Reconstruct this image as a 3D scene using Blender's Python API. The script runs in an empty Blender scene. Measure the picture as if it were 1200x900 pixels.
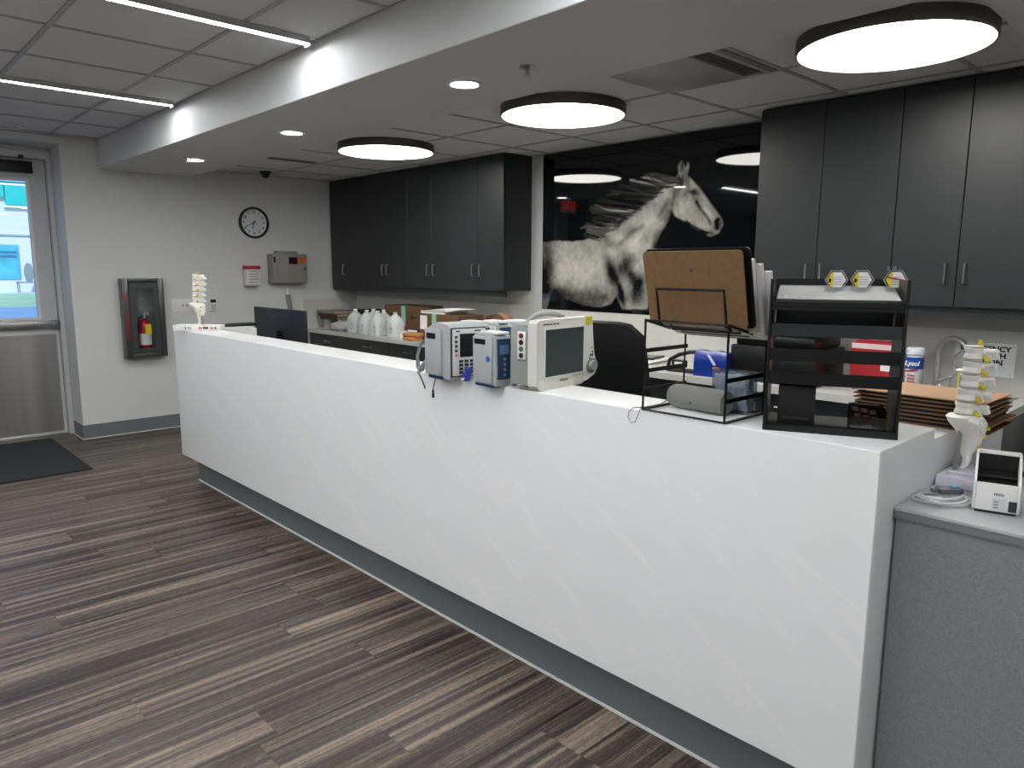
import bpy, bmesh, math, random
import numpy as np
from mathutils import Vector, Matrix

random.seed(7)
rng = np.random.default_rng(7)
scene = bpy.context.scene
col = scene.collection

# ------------------------------------------------------------------ camera
FPX, YAW, PITCH, ROLL = 857.94, math.radians(46.791), math.radians(-8.870), math.radians(0.266)
CAM = Vector((7.0924, -1.7409, 1.4801))
_f = Vector((-math.sin(YAW) * math.cos(PITCH), math.cos(YAW) * math.cos(PITCH), math.sin(PITCH)))
_r0 = Vector((math.cos(YAW), math.sin(YAW), 0))
_u0 = _r0.cross(_f)
_r = _r0 * math.cos(ROLL) + _u0 * math.sin(ROLL)
_u = -_r0 * math.sin(ROLL) + _u0 * math.cos(ROLL)
cd = bpy.data.cameras.new('camera')
cam = bpy.data.objects.new('camera', cd)
col.objects.link(cam)
cd.sensor_width = 36
cd.lens = FPX / 1200 * 36
cd.clip_start, cd.clip_end = 0.02, 300
m = Matrix.Identity(4)
for i in range(3):
    m[i][0], m[i][1], m[i][2], m[i][3] = _r[i], _u[i], -_f[i], CAM[i]
cam.matrix_world = m
scene.camera = cam


def ray(u, v):
    return _f + _r * ((u - 600) / FPX) - _u * ((v - 450) / FPX)


def onx(u, v, x):
    d = ray(u, v)
    return CAM + d * ((x - CAM.x) / d.x)


def ony(u, v, y):
    d = ray(u, v)
    return CAM + d * ((y - CAM.y) / d.y)


def onz(u, v, z):
    d = ray(u, v)
    return CAM + d * ((z - CAM.z) / d.z)


# ------------------------------------------------------------------ view, sky, sun
vs = scene.view_settings
vs.view_transform = 'Standard'
vs.look = 'None'
vs.gamma = 1
vs.use_curve_mapping = False
vs.exposure = 0.80
world = bpy.data.worlds.new('sky')
scene.world = world
world.use_nodes = True
wn = world.node_tree
bg = wn.nodes['Background']
sky = wn.nodes.new('ShaderNodeTexSky')
sky.sky_type = 'NISHITA'
sky.sun_disc = False
sky.sun_elevation = math.radians(50)
sky.sun_rotation = math.radians(60)
wn.links.new(sky.outputs[0], bg.inputs[0])
bg.inputs[1].default_value = 0.11
sl = bpy.data.lights.new('sun', 'SUN')
sl.energy = 2.3
sl.angle = 0.01
sun = bpy.data.objects.new('sun', sl)
col.objects.link(sun)
sun.rotation_euler = Vector((-0.7, 0.3, -0.75)).to_track_quat('-Z', 'Y').to_euler()
# strengths of the lamps in the room (used by their builders below)
ROUND_E, STRIP_E, DOWN_E = 10.5, 50.0, 25.0


# ------------------------------------------------------------------ materials
def lin(c):
    if isinstance(c, str):
        c = tuple(int(c[i:i + 2], 16) / 255 for i in (0, 2, 4))
        c = tuple(x / 12.92 if x <= 0.04045 else ((x + 0.055) / 1.055) ** 2.4 for x in c)
    return (*c[:3], 1)


MATS = {}


def mat(name, c=None, rough=0.5, metal=0.0, spec=0.5, emit=None, es=0, var=0, vscale=20, bump=0, bscale=200, coat=0, stretch=None, trans=0, alpha=1):
    if name in MATS:
        return MATS[name]
    mt = bpy.data.materials.new(name)
    MATS[name] = mt
    mt.use_nodes = True
    nt = mt.node_tree
    b = nt.nodes['Principled BSDF']
    c = lin(c)
    b.inputs['Base Color'].default_value = c
    b.inputs['Roughness'].default_value = rough
    b.inputs['Metallic'].default_value = metal
    b.inputs['Specular IOR Level'].default_value = spec
    b.inputs['Coat Weight'].default_value = coat
    b.inputs['Transmission Weight'].default_value = trans
    b.inputs['Alpha'].default_value = alpha
    if emit:
        b.inputs['Emission Color'].default_value = lin(emit)
        b.inputs['Emission Strength'].default_value = es
    tc = nt.nodes.new('ShaderNodeTexCoord')
    src = tc.outputs['Object']
    if stretch:
        mp = nt.nodes.new('ShaderNodeMapping')
        mp.inputs['Scale'].default_value = stretch
        nt.links.new(src, mp.inputs[0])
        src = mp.outputs[0]
    if var:
        n = nt.nodes.new('ShaderNodeTexNoise')
        n.inputs['Scale'].default_value = vscale
        n.inputs['Detail'].default_value = 5
        nt.links.new(src, n.inputs['Vector'])
        r = nt.nodes.new('ShaderNodeValToRGB')
        r.color_ramp.elements[0].position, r.color_ramp.elements[1].position = 0.3, 0.7
        r.color_ramp.elements[0].color = (*[x * (1 - var) for x in c[:3]], 1)
        r.color_ramp.elements[1].color = (*[min(1, x * (1 + var)) for x in c[:3]], 1)
        nt.links.new(n.outputs['Fac'], r.inputs[0])
        nt.links.new(r.outputs[0], b.inputs['Base Color'])
    if bump:
        n2 = nt.nodes.new('ShaderNodeTexNoise')
        n2.inputs['Scale'].default_value = bscale
        n2.inputs['Detail'].default_value = 3
        nt.links.new(src, n2.inputs['Vector'])
        bp = nt.nodes.new('ShaderNodeBump')
        bp.inputs['Strength'].default_value = bump
        bp.inputs['Distance'].default_value = 0.002
        nt.links.new(n2.outputs['Fac'], bp.inputs['Height'])
        nt.links.new(bp.outputs[0], b.inputs['Normal'])
    return mt


def glass(name, c='ffffff', rough=0.0, refl=0.12):
    """thin clear pane: see-through with a mirror share"""
    if name in MATS:
        return MATS[name]
    mt = bpy.data.materials.new(name)
    MATS[name] = mt
    mt.use_nodes = True
    nt = mt.node_tree
    nt.nodes.remove(nt.nodes['Principled BSDF'])
    out = nt.nodes['Material Output']
    t = nt.nodes.new('ShaderNodeBsdfTransparent')
    t.inputs[0].default_value = lin(c)
    g = nt.nodes.new('ShaderNodeBsdfGlossy')
    g.inputs['Roughness'].default_value = rough
    mx = nt.nodes.new('ShaderNodeMixShader')
    mx.inputs[0].default_value = refl
    nt.links.new(t.outputs[0], mx.inputs[1])
    nt.links.new(g.outputs[0], mx.inputs[2])
    nt.links.new(mx.outputs[0], out.inputs[0])
    return mt


# ------------------------------------------------------------------ mesh helpers
def B(x0, x1, y0, y1, z0, z1):
    def f(bm):
        r = bmesh.ops.create_cube(bm, size=1)
        for v in r['verts']:
            v.co = Vector(((x0 + x1) / 2 + v.co.x * (x1 - x0), (y0 + y1) / 2 + v.co.y * (y1 - y0), (z0 + z1) / 2 + v.co.z * (z1 - z0)))
    return f


def C(a, b, r, n=16, r2=None):
    a, b = Vector(a), Vector(b)

    def f(bm):
        d = b - a
        q = d.to_track_quat('Z', 'Y').to_matrix().to_4x4()
        bmesh.ops.create_cone(bm, cap_ends=True, segments=n, radius1=r, radius2=r if r2 is None else r2, depth=d.length, matrix=Matrix.Translation((a + b) / 2) @ q)
    return f


def T(pts, r, n=6, closed=False):
    pts = [Vector(p) for p in pts]

    def f(bm):
        rings = []
        N = len(pts)
        up = None
        for i, p in enumerate(pts):
            a = pts[(i - 1) % N] if closed or i > 0 else p
            b = pts[(i + 1) % N] if closed or i < N - 1 else p
            t = (b - a).normalized()
            if up is None:
                up = t.orthogonal().normalized()
            up = (up - t * up.dot(t))
            up = up.normalized() if up.length > 1e-6 else t.orthogonal().normalized()
            s = t.cross(up)
            rr = r[i] if isinstance(r, (list, tuple)) else r
            rings.append([bm.verts.new(p + (up * math.cos(2 * math.pi * k / n) + s * math.sin(2 * math.pi * k / n)) * rr) for k in range(n)])
        for i in range(N if closed else N - 1):
            A, D = rings[i], rings[(i + 1) % N]
            for k in range(n):
                bm.faces.new((A[k], A[(k + 1) % n], D[(k + 1) % n], D[k]))
        if not closed:
            bm.faces.new(rings[0][::-1])
            bm.faces.new(rings[-1])
    return f


def L(prof, n=24, o=(0, 0, 0), sx=1, sy=1, ax=None, loop=False):
    """lathe of (r, z) about z through o; ax turns the axis"""
    o = Vector(o)

    def f(bm):
        q = Vector(ax).to_track_quat('Z', 'Y') if ax else None
        rings = []
        for r, z in prof:
            ring = []
            for k in range(n):
                a = 2 * math.pi * k / n
                p = Vector((r * sx * math.cos(a), r * sy * math.sin(a), z))
                if q:
                    p = q @ p
                ring.append(bm.verts.new(o + p))
            rings.append(ring)
        for A, D in zip(rings, rings[1:] + (rings[:1] if loop else [])):
            for k in range(n):
                bm.faces.new((A[k], A[(k + 1) % n], D[(k + 1) % n], D[k]))
        if not loop:
            bm.faces.new(rings[0][::-1])
            bm.faces.new(rings[-1])
    return f


def PR(poly, axis, a, b):
    """2-d polygon pushed along an axis from a to b"""
    def pt(p, t):
        if axis == 'x':
            return (t, p[0], p[1])
        if axis == 'y':
            return (p[0], t, p[1])
        return (p[0], p[1], t)

    def f(bm):
        A = [bm.verts.new(pt(p, a)) for p in poly]
        D = [bm.verts.new(pt(p, b)) for p in poly]
        n = len(poly)
        for k in range(n):
            bm.faces.new((A[k], A[(k + 1) % n], D[(k + 1) % n], D[k]))
        bm.faces.new(A[::-1])
        bm.faces.new(D)
    return f


def S(c, r, n=12, sc=(1, 1, 1)):
    def f(bm):
        q = bmesh.ops.create_uvsphere(bm, u_segments=n, v_segments=max(6, n // 2), radius=r)
        for v in q['verts']:
            v.co = Vector((v.co.x * sc[0] + c[0], v.co.y * sc[1] + c[1], v.co.z * sc[2] + c[2]))
    return f


def mesh_of(name, shapes, bev=0, seg=2, smooth=True):
    bm = bmesh.new()
    for s in shapes:
        s(bm)
    if bev:
        bmesh.ops.bevel(bm, geom=[e for e in bm.edges if len(e.link_faces) == 2 and e.calc_face_angle(0) > 0.6], offset=bev, segments=seg, profile=0.5, affect='EDGES', clamp_overlap=True)
    bmesh.ops.recalc_face_normals(bm, faces=bm.faces)
    if smooth:
        for f in bm.faces:
            f.smooth = True
        for e in bm.edges:
            if len(e.link_faces) == 2 and e.calc_face_angle(0) > 0.61:
                e.smooth = False
    me = bpy.data.meshes.new(name)
    bm.to_mesh(me)
    bm.free()
    return me


def ob(name, mt, parent, *shapes, bev=0, seg=2, smooth=True, loc=None, rot=None, label=None):
    me = mesh_of(name, shapes, bev, seg, smooth)
    if mt:
        me.materials.append(mt)
    o = bpy.data.objects.new(name, me)
    col.objects.link(o)
    if parent:
        o.parent = parent
    if loc is not None:
        o.location = loc
    if rot is not None:
        o.rotation_euler = rot
    if label:
        o['label'] = label
    return o


def tag(o, label, cat=None, group=None, kind=None):
    o['label'] = label
    if cat:
        o['category'] = cat
    if group:
        o['group'] = group
    if kind:
        o['kind'] = kind
    return o


def thing(name, label, cat, loc=(0, 0, 0), rz=0, group=None, kind=None):
    o = bpy.data.objects.new(name, None)
    o.empty_display_size = 0.05
    col.objects.link(o)
    o.location = loc
    o.rotation_euler = (0, 0, rz)
    return tag(o, label, cat, group, kind)


def dup(root, loc=None, rz=None, label=None, parent=None):
    c = root.copy()
    col.objects.link(c)
    c.parent = parent
    if loc is not None:
        c.location = loc
    if rz is not None:
        c.rotation_euler = (0, 0, rz)
    if label:
        c['label'] = label
    for ch in list(root.children):
        dup(ch, parent=c)
    return c


def text(s, size, mt, parent, loc, rot=(math.pi / 2, 0, 0), name='lettering', align='CENTER', ext=0.0004, bold=0, shear=0, sx=1):
    cu = bpy.data.curves.new('text', 'FONT')
    cu.body = s
    cu.size = size
    cu.align_x = align
    cu.align_y = 'CENTER'
    cu.extrude = ext
    cu.offset = bold
    cu.shear = shear
    cu.resolution_u = 2
    to = bpy.data.objects.new('text', cu)
    col.objects.link(to)
    me = bpy.data.meshes.new_from_object(to)
    bpy.data.objects.remove(to)
    me.materials.clear()
    me.materials.append(mt)
    o = bpy.data.objects.new(name, me)
    col.objects.link(o)
    o.parent = parent
    o.location = loc
    o.rotation_euler = rot
    o.scale = (sx, 1, 1)
    return o


def inst(name, me, parent, loc, rot=(0, 0, 0), scale=(1, 1, 1)):
    o = bpy.data.objects.new(name, me)
    col.objects.link(o)
    o.parent = parent
    o.location = loc
    o.rotation_euler = rot
    o.scale = scale
    return o


def arc(c, r, a0, a1, n, plane='xz'):
    out = []
    for i in range(n + 1):
        a = math.radians(a0 + (a1 - a0) * i / n)
        p = [c[0], c[1], c[2]]
        ii = {'x': 0, 'y': 1, 'z': 2}
        p[ii[plane[0]]] += r * math.cos(a)
        p[ii[plane[1]]] += r * math.sin(a)
        out.append(tuple(p))
    return out


PI = math.pi
# ------------------------------------------------------------------ dimensions of the place
XR, YF, YB = 9.6, -6.2, 2.567           # right wall, front wall, back wall (left wall is x = 0)
HL, HR, HB = 2.541, 2.384, 2.308        # lobby ceiling, ceiling behind the counter, soffit
YB0, YB1 = 0.088, 0.840                 # soffit front and back
XC0, XC1, WC, HC = 1.855, 6.478, 0.371, 1.07
YW = -0.19                              # corner of the entrance recess
XD = -0.40                              # plane of the entrance door

M_wall = mat('wall_paint', 'd4d6d4', 0.6, bump=0.05, bscale=300)
M_ceilw = mat('soffit_paint', 'cfd1d0', 0.55)
M_trim = mat('grey_vinyl_base', '6f7577', 0.5)
M_white = mat('white_plastic', 'e6e7e6', 0.4)
M_black = mat('black_plastic', '0b0c0d', 0.4)
M_blackm = mat('black_metal', '08090a', 0.35)
M_chrome = mat('chrome', 'eceeef', 0.12, metal=0.6)
M_steel = mat('brushed_steel', 'a9aaa8', 0.32, metal=1, var=0.12, vscale=4, stretch=(20, 20, 1))
M_char = mat('charcoal_laminate', '26292b', 0.42, var=0.06, vscale=6, stretch=(30, 30, 1))
M_dark = mat('dark_void', '040405', 0.9)


def struct(o, label, cat):
    return tag(o, label, cat, kind='structure')


# floor: dark base, planks on it
def plank_mat():
    mt = bpy.data.materials.new('vinyl_plank')
    mt.use_nodes = True
    nt = mt.node_tree
    b = nt.nodes['Principled BSDF']
    N = nt.nodes.new
    geo = N('ShaderNodeNewGeometry')
    oi = N('ShaderNodeObjectInfo')
    tc = N('ShaderNodeTexCoord')
    add = N('ShaderNodeVectorMath')
    add.operation = 'MULTIPLY_ADD'
    comb = N('ShaderNodeCombineXYZ')
    nt.links.new(oi.outputs['Random'], comb.inputs[0])
    nt.links.new(oi.outputs['Random'], comb.inputs[1])
    nt.links.new(oi.outputs['Random'], comb.inputs[2])
    nt.links.new(comb.outputs[0], add.inputs[0])
    add.inputs[1].default_value = (37, 53, 71)
    nt.links.new(tc.outputs['Object'], add.inputs[2])

    def noise(scale, st, det=4):
        mp = N('ShaderNodeMapping')
        mp.inputs['Scale'].default_value = st
        nt.links.new(add.outputs[0], mp.inputs[0])
        n = N('ShaderNodeTexNoise')
        n.inputs['Scale'].default_value = scale
        n.inputs['Detail'].default_value = det
        n.inputs['Roughness'].default_value = 0.6
        n.inputs['Distortion'].default_value = 0.35
        nt.links.new(mp.outputs[0], n.inputs['Vector'])
        return n.outputs['Fac']
    # broad strips along the plank, fine grain, blotches
    strips = noise(1.0, (30, 0.5, 1), 2)
    grain = noise(1.0, (140, 2.5, 1), 5)
    fine = noise(1.0, (220, 45, 1), 4)

    def mul(a, k, c=0.0):
        mm = N('ShaderNodeMath')
        mm.operation = 'MULTIPLY_ADD'
        nt.links.new(a, mm.inputs[0])
        mm.inputs[1].default_value = k
        if isinstance(c, float):
            mm.inputs[2].default_value = c
        else:
            nt.links.new(c, mm.inputs[2])
        return mm.outputs[0]
    v = mul(strips, 1.45, -0.76)
    v = mul(grain, 0.55, v)
    v = mul(fine, 0.60, v)
    v = mul(oi.outputs['Random'], 0.12, v)
    r = N('ShaderNodeValToRGB')
    e = r.color_ramp.elements
    e[0].position, e[0].color = 0.25, lin('2a2422')
    e[1].position, e[1].color = 1.0, lin('a2927f')
    for pos, c in ((0.45, '413936'), (0.6, '574d48'), (0.78, '7c6f64')):
        q = e.new(pos)
        q.color = lin(c)
    nt.links.new(v, r.inputs[0])
    nt.links.new(r.outputs[0], b.inputs['Base Color'])
    b.inputs['Roughness'].default_value = 0.36
    b.inputs['Specular IOR Level'].default_value = 0.4
    bp = N('ShaderNodeBump')
    bp.inputs['Strength'].default_value = 0.12
    bp.inputs['Distance'].default_value = 0.001
    nt.links.new(grain, bp.inputs['Height'])
    nt.links.new(bp.outputs[0], b.inputs['Normal'])
    return mt


M_plank = plank_mat()
floor = struct(ob('floor', mat('floor_joint', '3a3430', 0.8), None, B(XD - 0.05, XR, YF, YB, -0.06, -0.004)), 'dark brown wood-look vinyl plank floor of the lobby', 'floor')
PW, PL = 0.1805, 1.22
pm = mesh_of('plank', [B(-PW / 2 + 0.0006, PW / 2 - 0.0006, -PL / 2 + 0.0006, PL / 2 - 0.0006, -0.004, 0.0)], smooth=False)
pm.materials.append(M_plank)
stuffs = []
nrow = int((XR - XD) / PW)
for i in range(nrow):
    x = XD + PW * (i + 0.5)
    off = random.random() * PL
    y = YF - off
    while y < YB:
        y0, y1 = max(y, YF + 0.01), min(y + PL, YB - 0.01)
        y += PL
        if y1 - y0 < 0.05:
            continue
        sc = (y1 - y0) / PL
        if x < 7.2 and y0 < 0.1 and y1 > -3.3 and (x > 0 or y0 < YW):
            inst('plank', pm, floor, (x, (y0 + y1) / 2, 0), scale=(1, sc, 1))
        else:
            stuffs.append(B(x - PW / 2 + 0.0006, x + PW / 2 - 0.0006, y0 + 0.0006, y1 - 0.0006, -0.004, 0))
o = ob('planks_far', M_plank, floor, *stuffs, smooth=False)
o['kind'] = 'stuff'

# walls
WT = 0.12
struct(ob('wall_back', M_wall, None, B(0, XR, YB, YB + WT, 0, 2.7)), 'white wall behind the back worktop', 'wall')
wl = struct(ob('wall_left', M_wall, None, B(XD - 0.1, 0, YW, YB + WT, 0, 2.7), B(XD - 0.1, 0, -1.28, YW, 2.488, 2.7)), 'white side wall with clock and fire cabinet', 'wall')
struct(ob('wall_left_lobby', mat('reflection_dark_wall', '3a3d40', 0.6), None, B(XD - 0.1, 0, YF, -1.28, 0, 2.7)), 'unseen side wall beyond the entrance, darkened for the picture reflection', 'wall')  # unseen wall, made dark so reflections in the horse picture stay black
struct(ob('wall_right', M_wall, None, B(XR, XR + WT, YF, YB, 0, 2.7)), 'white wall at the far right of the lobby', 'wall')
struct(ob('wall_front', M_wall, None, B(XD, XR, YF - WT, YF, 0, 2.7)), 'white lobby wall facing the reception counter', 'wall')
# recessed entrance: piece of wall above the door
struct(ob('wall_entrance', M_wall, None, B(XD - 0.1, XD, -1.28, YW, 2.40, 2.488)), 'strip of wall above the entrance door', 'wall')

# baseboards
bb = struct(ob('baseboard_left', M_trim, None, B(0, 0.008, YW, YB - 0.62, 0.004, 0.125), B(-0.29, 0.008, YW - 0.008, YW, 0.004, 0.125)), 'grey vinyl baseboard below the side wall', 'baseboard')
ob('caulk_line', M_white, bb, B(0.008, 0.012, YW - 0.012, YB - 0.62, 0.001, 0.008), B(-0.29, 0.012, YW - 0.012, YW - 0.008, 0.001, 0.008))

# ceilings
M_tile = mat('ceiling_tile', 'd6d8d8', 0.9, var=0.10, vscale=160, bump=0.35, bscale=220)
M_grid = mat('ceiling_grid_paint', 'a5a7a6', 0.5)


def ceiling(name, z, x0, x1, y0, y1, gx, gy, label, skip=()):
    c = struct(ob(name, M_ceilw, None, B(x0, x1, y0, y1, z + 0.06, z + 0.16)), label, 'ceiling')
    xs = [x0] + [x for x in (gx + 0.61 * k for k in range(-20, 40)) if x0 + 0.03 < x < x1 - 0.03] + [x1]
    ys = [y0] + [y for y in (gy + 0.61 * k for k in range(-20, 40)) if y0 + 0.03 < y < y1 - 0.03] + [y1]
    me = mesh_of('ceiling_tile', [B(-0.5, 0.5, -0.5, 0.5, 0.0, 0.015)], smooth=False)
    me.materials.append(M_tile)
    for a, b in zip(xs, xs[1:]):
        for q, r in zip(ys, ys[1:]):
            if ((a + b) / 2, (q + r) / 2) and any(a < sx < b and q < sy < r for sx, sy in skip):
                continue
            inst('ceiling_tile', me, c, ((a + b) / 2, (q + r) / 2, z + 0.004 + random.random() * 0.0015), scale=(b - a - 0.004, r - q - 0.004, 1))
    for x in xs:
        w = 0.012
        ob('grid_bar', M_grid, c, B(max(x - w, x0), min(x + w, x1), y0, y1, z, z + 0.0035), smooth=False)
    for y in ys:
        ob('grid_bar', M_grid, c, B(x0, x1, max(y - 0.012, y0), min(y + 0.012, y1), z + 0.0004, z + 0.0037), smooth=False)
    return c


VENT = (5.045, 1.25)
ceiling('ceiling_lobby', HL, 0, XR, YF, YB0, 3.17, -0.27, 'white acoustic tile ceiling over the lobby')
ceiling('ceiling_counter', HR, 0, 6.318, YB1, YB, 2.93, 1.55, 'lower acoustic tile ceiling behind the soffit', skip=[VENT])
sf = struct(ob('soffit', M_ceilw, None, B(0, XR, YB0, YB1, HB, HL + 0.16), B(6.318, XR, YB1, YB, HB, HL + 0.16), bev=0.003, seg=1), 'white drywall soffit running above the counter', 'soffit')
struct(ob('roof', M_dark, None, B(XD - 0.1, XR + WT, YF - WT, YB + WT, 2.705, 2.78)), 'unseen roof slab added above the ceilings to block the sun', 'roof')  # out of view, added so that no sun enters from above

# ------------------------------------------------------------------ lamps of the room
M_bronze = mat('dark_nickel', '5d5852', 0.35, metal=0.6)
M_disc = mat('lamp_diffuser', 'ffffff', 0.6, emit='fffcf6', es=ROUND_E)
M_led = mat('led_strip', 'ffffff', 0.6, emit='fbfcff', es=STRIP_E)
M_spot = mat('downlight_lens', 'ffffff', 0.6, emit='fff9f0', es=DOWN_E)
LAMPS = [(2.338, 1.432, 'farthest, above the dark cabinets'), (4.14, 1.416, 'middle, in front of the horse picture'), (5.903, 1.395, 'nearest and largest in view')]
for x, y, w in LAMPS:
    t = thing('ceiling_lamp', 'round flat ceiling lamp with dark rim, ' + w, 'lamp', (x, y, HR), group='round ceiling lamps')
    prof = [(0.34, 0.004), (0.353, 0.004), (0.353, -0.046), (0.350, -0.051), (0.344, -0.051), (0.344, -0.047), (0.34, -0.045)]
    ob('rim', M_bronze, t, L(prof, 64, loop=True))
    ob('back_plate', M_white, t, L([(0.001, 0.0038), (0.339, 0.0038), (0.339, -0.003), (0.001, -0.003)], 48))
    ob('diffuser', M_disc, t, L([(0.001, -0.042), (0.3435, -0.042), (0.3435, -0.0480), (0.001, -0.0490)], 64))
for i, (x, lab) in enumerate([(1.97, 'far'), (3.79, 'near'), (5.62, ''), (7.45, '')]):  # last two strips are out of view, added to light the lobby
    labs = ['slim white linear ceiling light farther from the camera', 'slim white linear ceiling light nearer, at top of photo', 'slim white linear ceiling light added above the counter front, out of view', 'slim white linear ceiling light added at the right of the lobby, out of view']
    t = thing('linear_light', labs[i], 'lamp', (x, YB0 - 0.05, HL), group='linear ceiling lights')
    ob('housing', M_grid, t, B(-0.028, -0.018, -5.4, 0, -0.024, 0.0038), B(0.018, 0.028, -5.4, 0, -0.024, 0.0038), B(-0.028, 0.028, 0, 0.004, -0.034, 0.0038), B(-0.028, 0.028, -5.404, -5.4, -0.024, 0.0038), B(-0.018, 0.018, -5.4, 0, 0.0, 0.0038))  # end plate at the soffit hangs lower, added to shade the soffit
    ob('diffuser', M_led, t, B(-0.0178, 0.0178, -5.399, -0.001, -0.0246, -0.002))
DL = [(1.154, 'farthest, near the side wall'), (2.752, 'middle one'), (4.415, 'nearest one in view'), (6.08, 'out of view at the right')]
for x, w in DL:
    t = thing('downlight', 'small round recessed downlight in soffit, ' + w, 'lamp', (x, 0.472, HB), group='recessed downlights')
    ob('trim_ring', M_white, t, L([(0.062, -0.001), (0.080, -0.001), (0.080, -0.006), (0.066, -0.008), (0.060, -0.004)], 32, loop=True))
    ob('lens', M_spot, t, L([(0.001, -0.005), (0.061, -0.005), (0.061, -0.001), (0.001, -0.001)], 32))
# ------------------------------------------------------------------ ceiling fittings
t = thing('air_diffuser', 'square metal air diffuser with dark slot beside the largest lamp', 'vent', (VENT[0] + 0.01, VENT[1] - 0.005, HR))
ob('plate', mat('vent_paint', 'a9aaa9', 0.35), t, B(-0.285, 0.16, -0.285, 0.285, -0.012, -0.004), B(0.255, 0.285, -0.285, 0.285, -0.012, -0.004), B(0.16, 0.255, 0.25, 0.285, -0.012, -0.004), B(0.16, 0.255, -0.285, -0.25, -0.012, -0.004), bev=0.003)
ob('slot', M_dark, t, B(0.16, 0.255, -0.25, 0.25, 0.02, 0.022))
for k in range(3):
    ob('louver', mat('vent_louver', '77797a', 0.4), t, B(0.172 + k * 0.028, 0.176 + k * 0.028, -0.25, 0.25, -0.008, 0.016))
ob('frame', M_grid, t, B(-0.295, 0.295, -0.295, -0.287, -0.006, 0.004), B(-0.295, 0.295, 0.287, 0.295, -0.006, 0.004), B(-0.295, -0.287, -0.295, 0.295, -0.006, 0.004), B(0.287, 0.295, -0.295, 0.295, -0.006, 0.004))
t = thing('slot_vent', 'long dark slot vent in ceiling near the side wall', 'vent', (1.175, 1.24, HR))
ob('frame', M_grid, t, B(-0.035, 0.035, -0.25, 0.25, -0.006, 0.0))
ob('slot', M_dark, t, B(-0.022, 0.022, -0.235, 0.235, -0.008, -0.005))
t = thing('motion_sensor', 'black pyramid-shaped ceiling sensor near the clock', 'sensor', (0.29, 1.441, HR))
ob('mount', M_black, t, L([(0.055, 0), (0.055, -0.012), (0.045, -0.02)], 20))
ob('lens', M_black, t, L([(0.043, -0.02), (0.03, -0.045), (0.012, -0.06), (0.001, -0.062)], 20))
for x, y, w in ((4.811, 0.481, 'nearer, above the middle lamp'), (1.203, 0.394, 'farther, near the side wall')):
    t = thing('sprinkler', 'small chrome sprinkler head under the soffit, ' + w, 'sprinkler', (x, y, HB), group='sprinkler heads')
    ob('escutcheon', M_steel, t, L([(0.036, 0), (0.036, -0.004), (0.014, -0.012), (0.012, -0.012)], 24))
    ob('head', M_steel, t, C((0, 0, -0.01), (0, 0, -0.03), 0.007), C((0, 0, -0.034), (0, 0, -0.037), 0.017))
p = onz(5, 147, HL)
t = thing('ceiling_speaker', 'round white speaker grille in lobby ceiling above entrance', 'speaker', (p.x, p.y, HL))
ob('ring', M_white, t, L([(0.10, 0.0), (0.118, 0.0), (0.116, -0.008), (0.10, -0.010)], 32, loop=True))
ob('grille', mat('grille_white', 'bfc0c0', 0.6), t, L([(0.001, -0.004), (0.10, -0.004), (0.10, 0), (0.001, 0)], 32))

# ------------------------------------------------------------------ reception counter
def quartz():
    mt = mat('white_quartz', 'ebedec', 0.22, spec=0.5)
    nt = mt.node_tree
    b = nt.nodes['Principled BSDF']
    N = nt.nodes.new
    tc = nt.nodes['Texture Coordinate']
    mp = N('ShaderNodeMapping')
    mp.inputs['Scale'].default_value = (1.4, 1, 10)
    m0 = N('ShaderNodeMapping')
    m0.inputs['Rotation'].default_value = (0, math.radians(-36), 0)
    nt.links.new(tc.outputs['Object'], m0.inputs[0])
    nt.links.new(m0.outputs[0], mp.inputs[0])
    n = N('ShaderNodeTexNoise')
    n.inputs['Scale'].default_value = 1.6
    n.inputs['Detail'].default_value = 6
    n.inputs['Distortion'].default_value = 1.2
    nt.links.new(mp.outputs[0], n.inputs['Vector'])
    r = N('ShaderNodeValToRGB')
    e = r.color_ramp.elements
    e[0].position, e[0].color = 0.40, lin('eef0f0')
    e[1].position, e[1].color = 0.72, lin('f3f4f3')
    q = e.new(0.58)
    q.color = lin('eff1f1')
    q = e.new(0.63)
    q.color = lin('f1f2f1')
    nt.links.new(n.outputs['Fac'], r.inputs[0])
    nt.links.new(r.outputs[0], b.inputs['Base Color'])
    return mt


M_quartz = quartz()
ct = thing('reception_counter', 'long white quartz reception counter with grey toe kick', 'counter', (0, 0, 0))
ZS = 0.192
LD = 0.205                              # depth of the ledge between its two returns


def shell(bm):
    PR([(0, ZS), (0, HC), (LD, HC), (LD, HC - 0.03), (0.03, HC - 0.03), (0.03, ZS)], 'x', XC0, XC1)(bm)
    es = []
    for e in bm.edges:
        p_, q_ = e.verts[0].co, e.verts[1].co
        y0_ = abs(p_.y) < 1e-5 and abs(q_.y) < 1e-5
        if y0_ and (p_.z > HC - 1e-4 and q_.z > HC - 1e-4 or abs(p_.x - q_.x) < 1e-5):
            es.append(e)
    bmesh.ops.bevel(bm, geom=es, offset=0.004, segments=3, profile=0.5, affect='EDGES')


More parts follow.
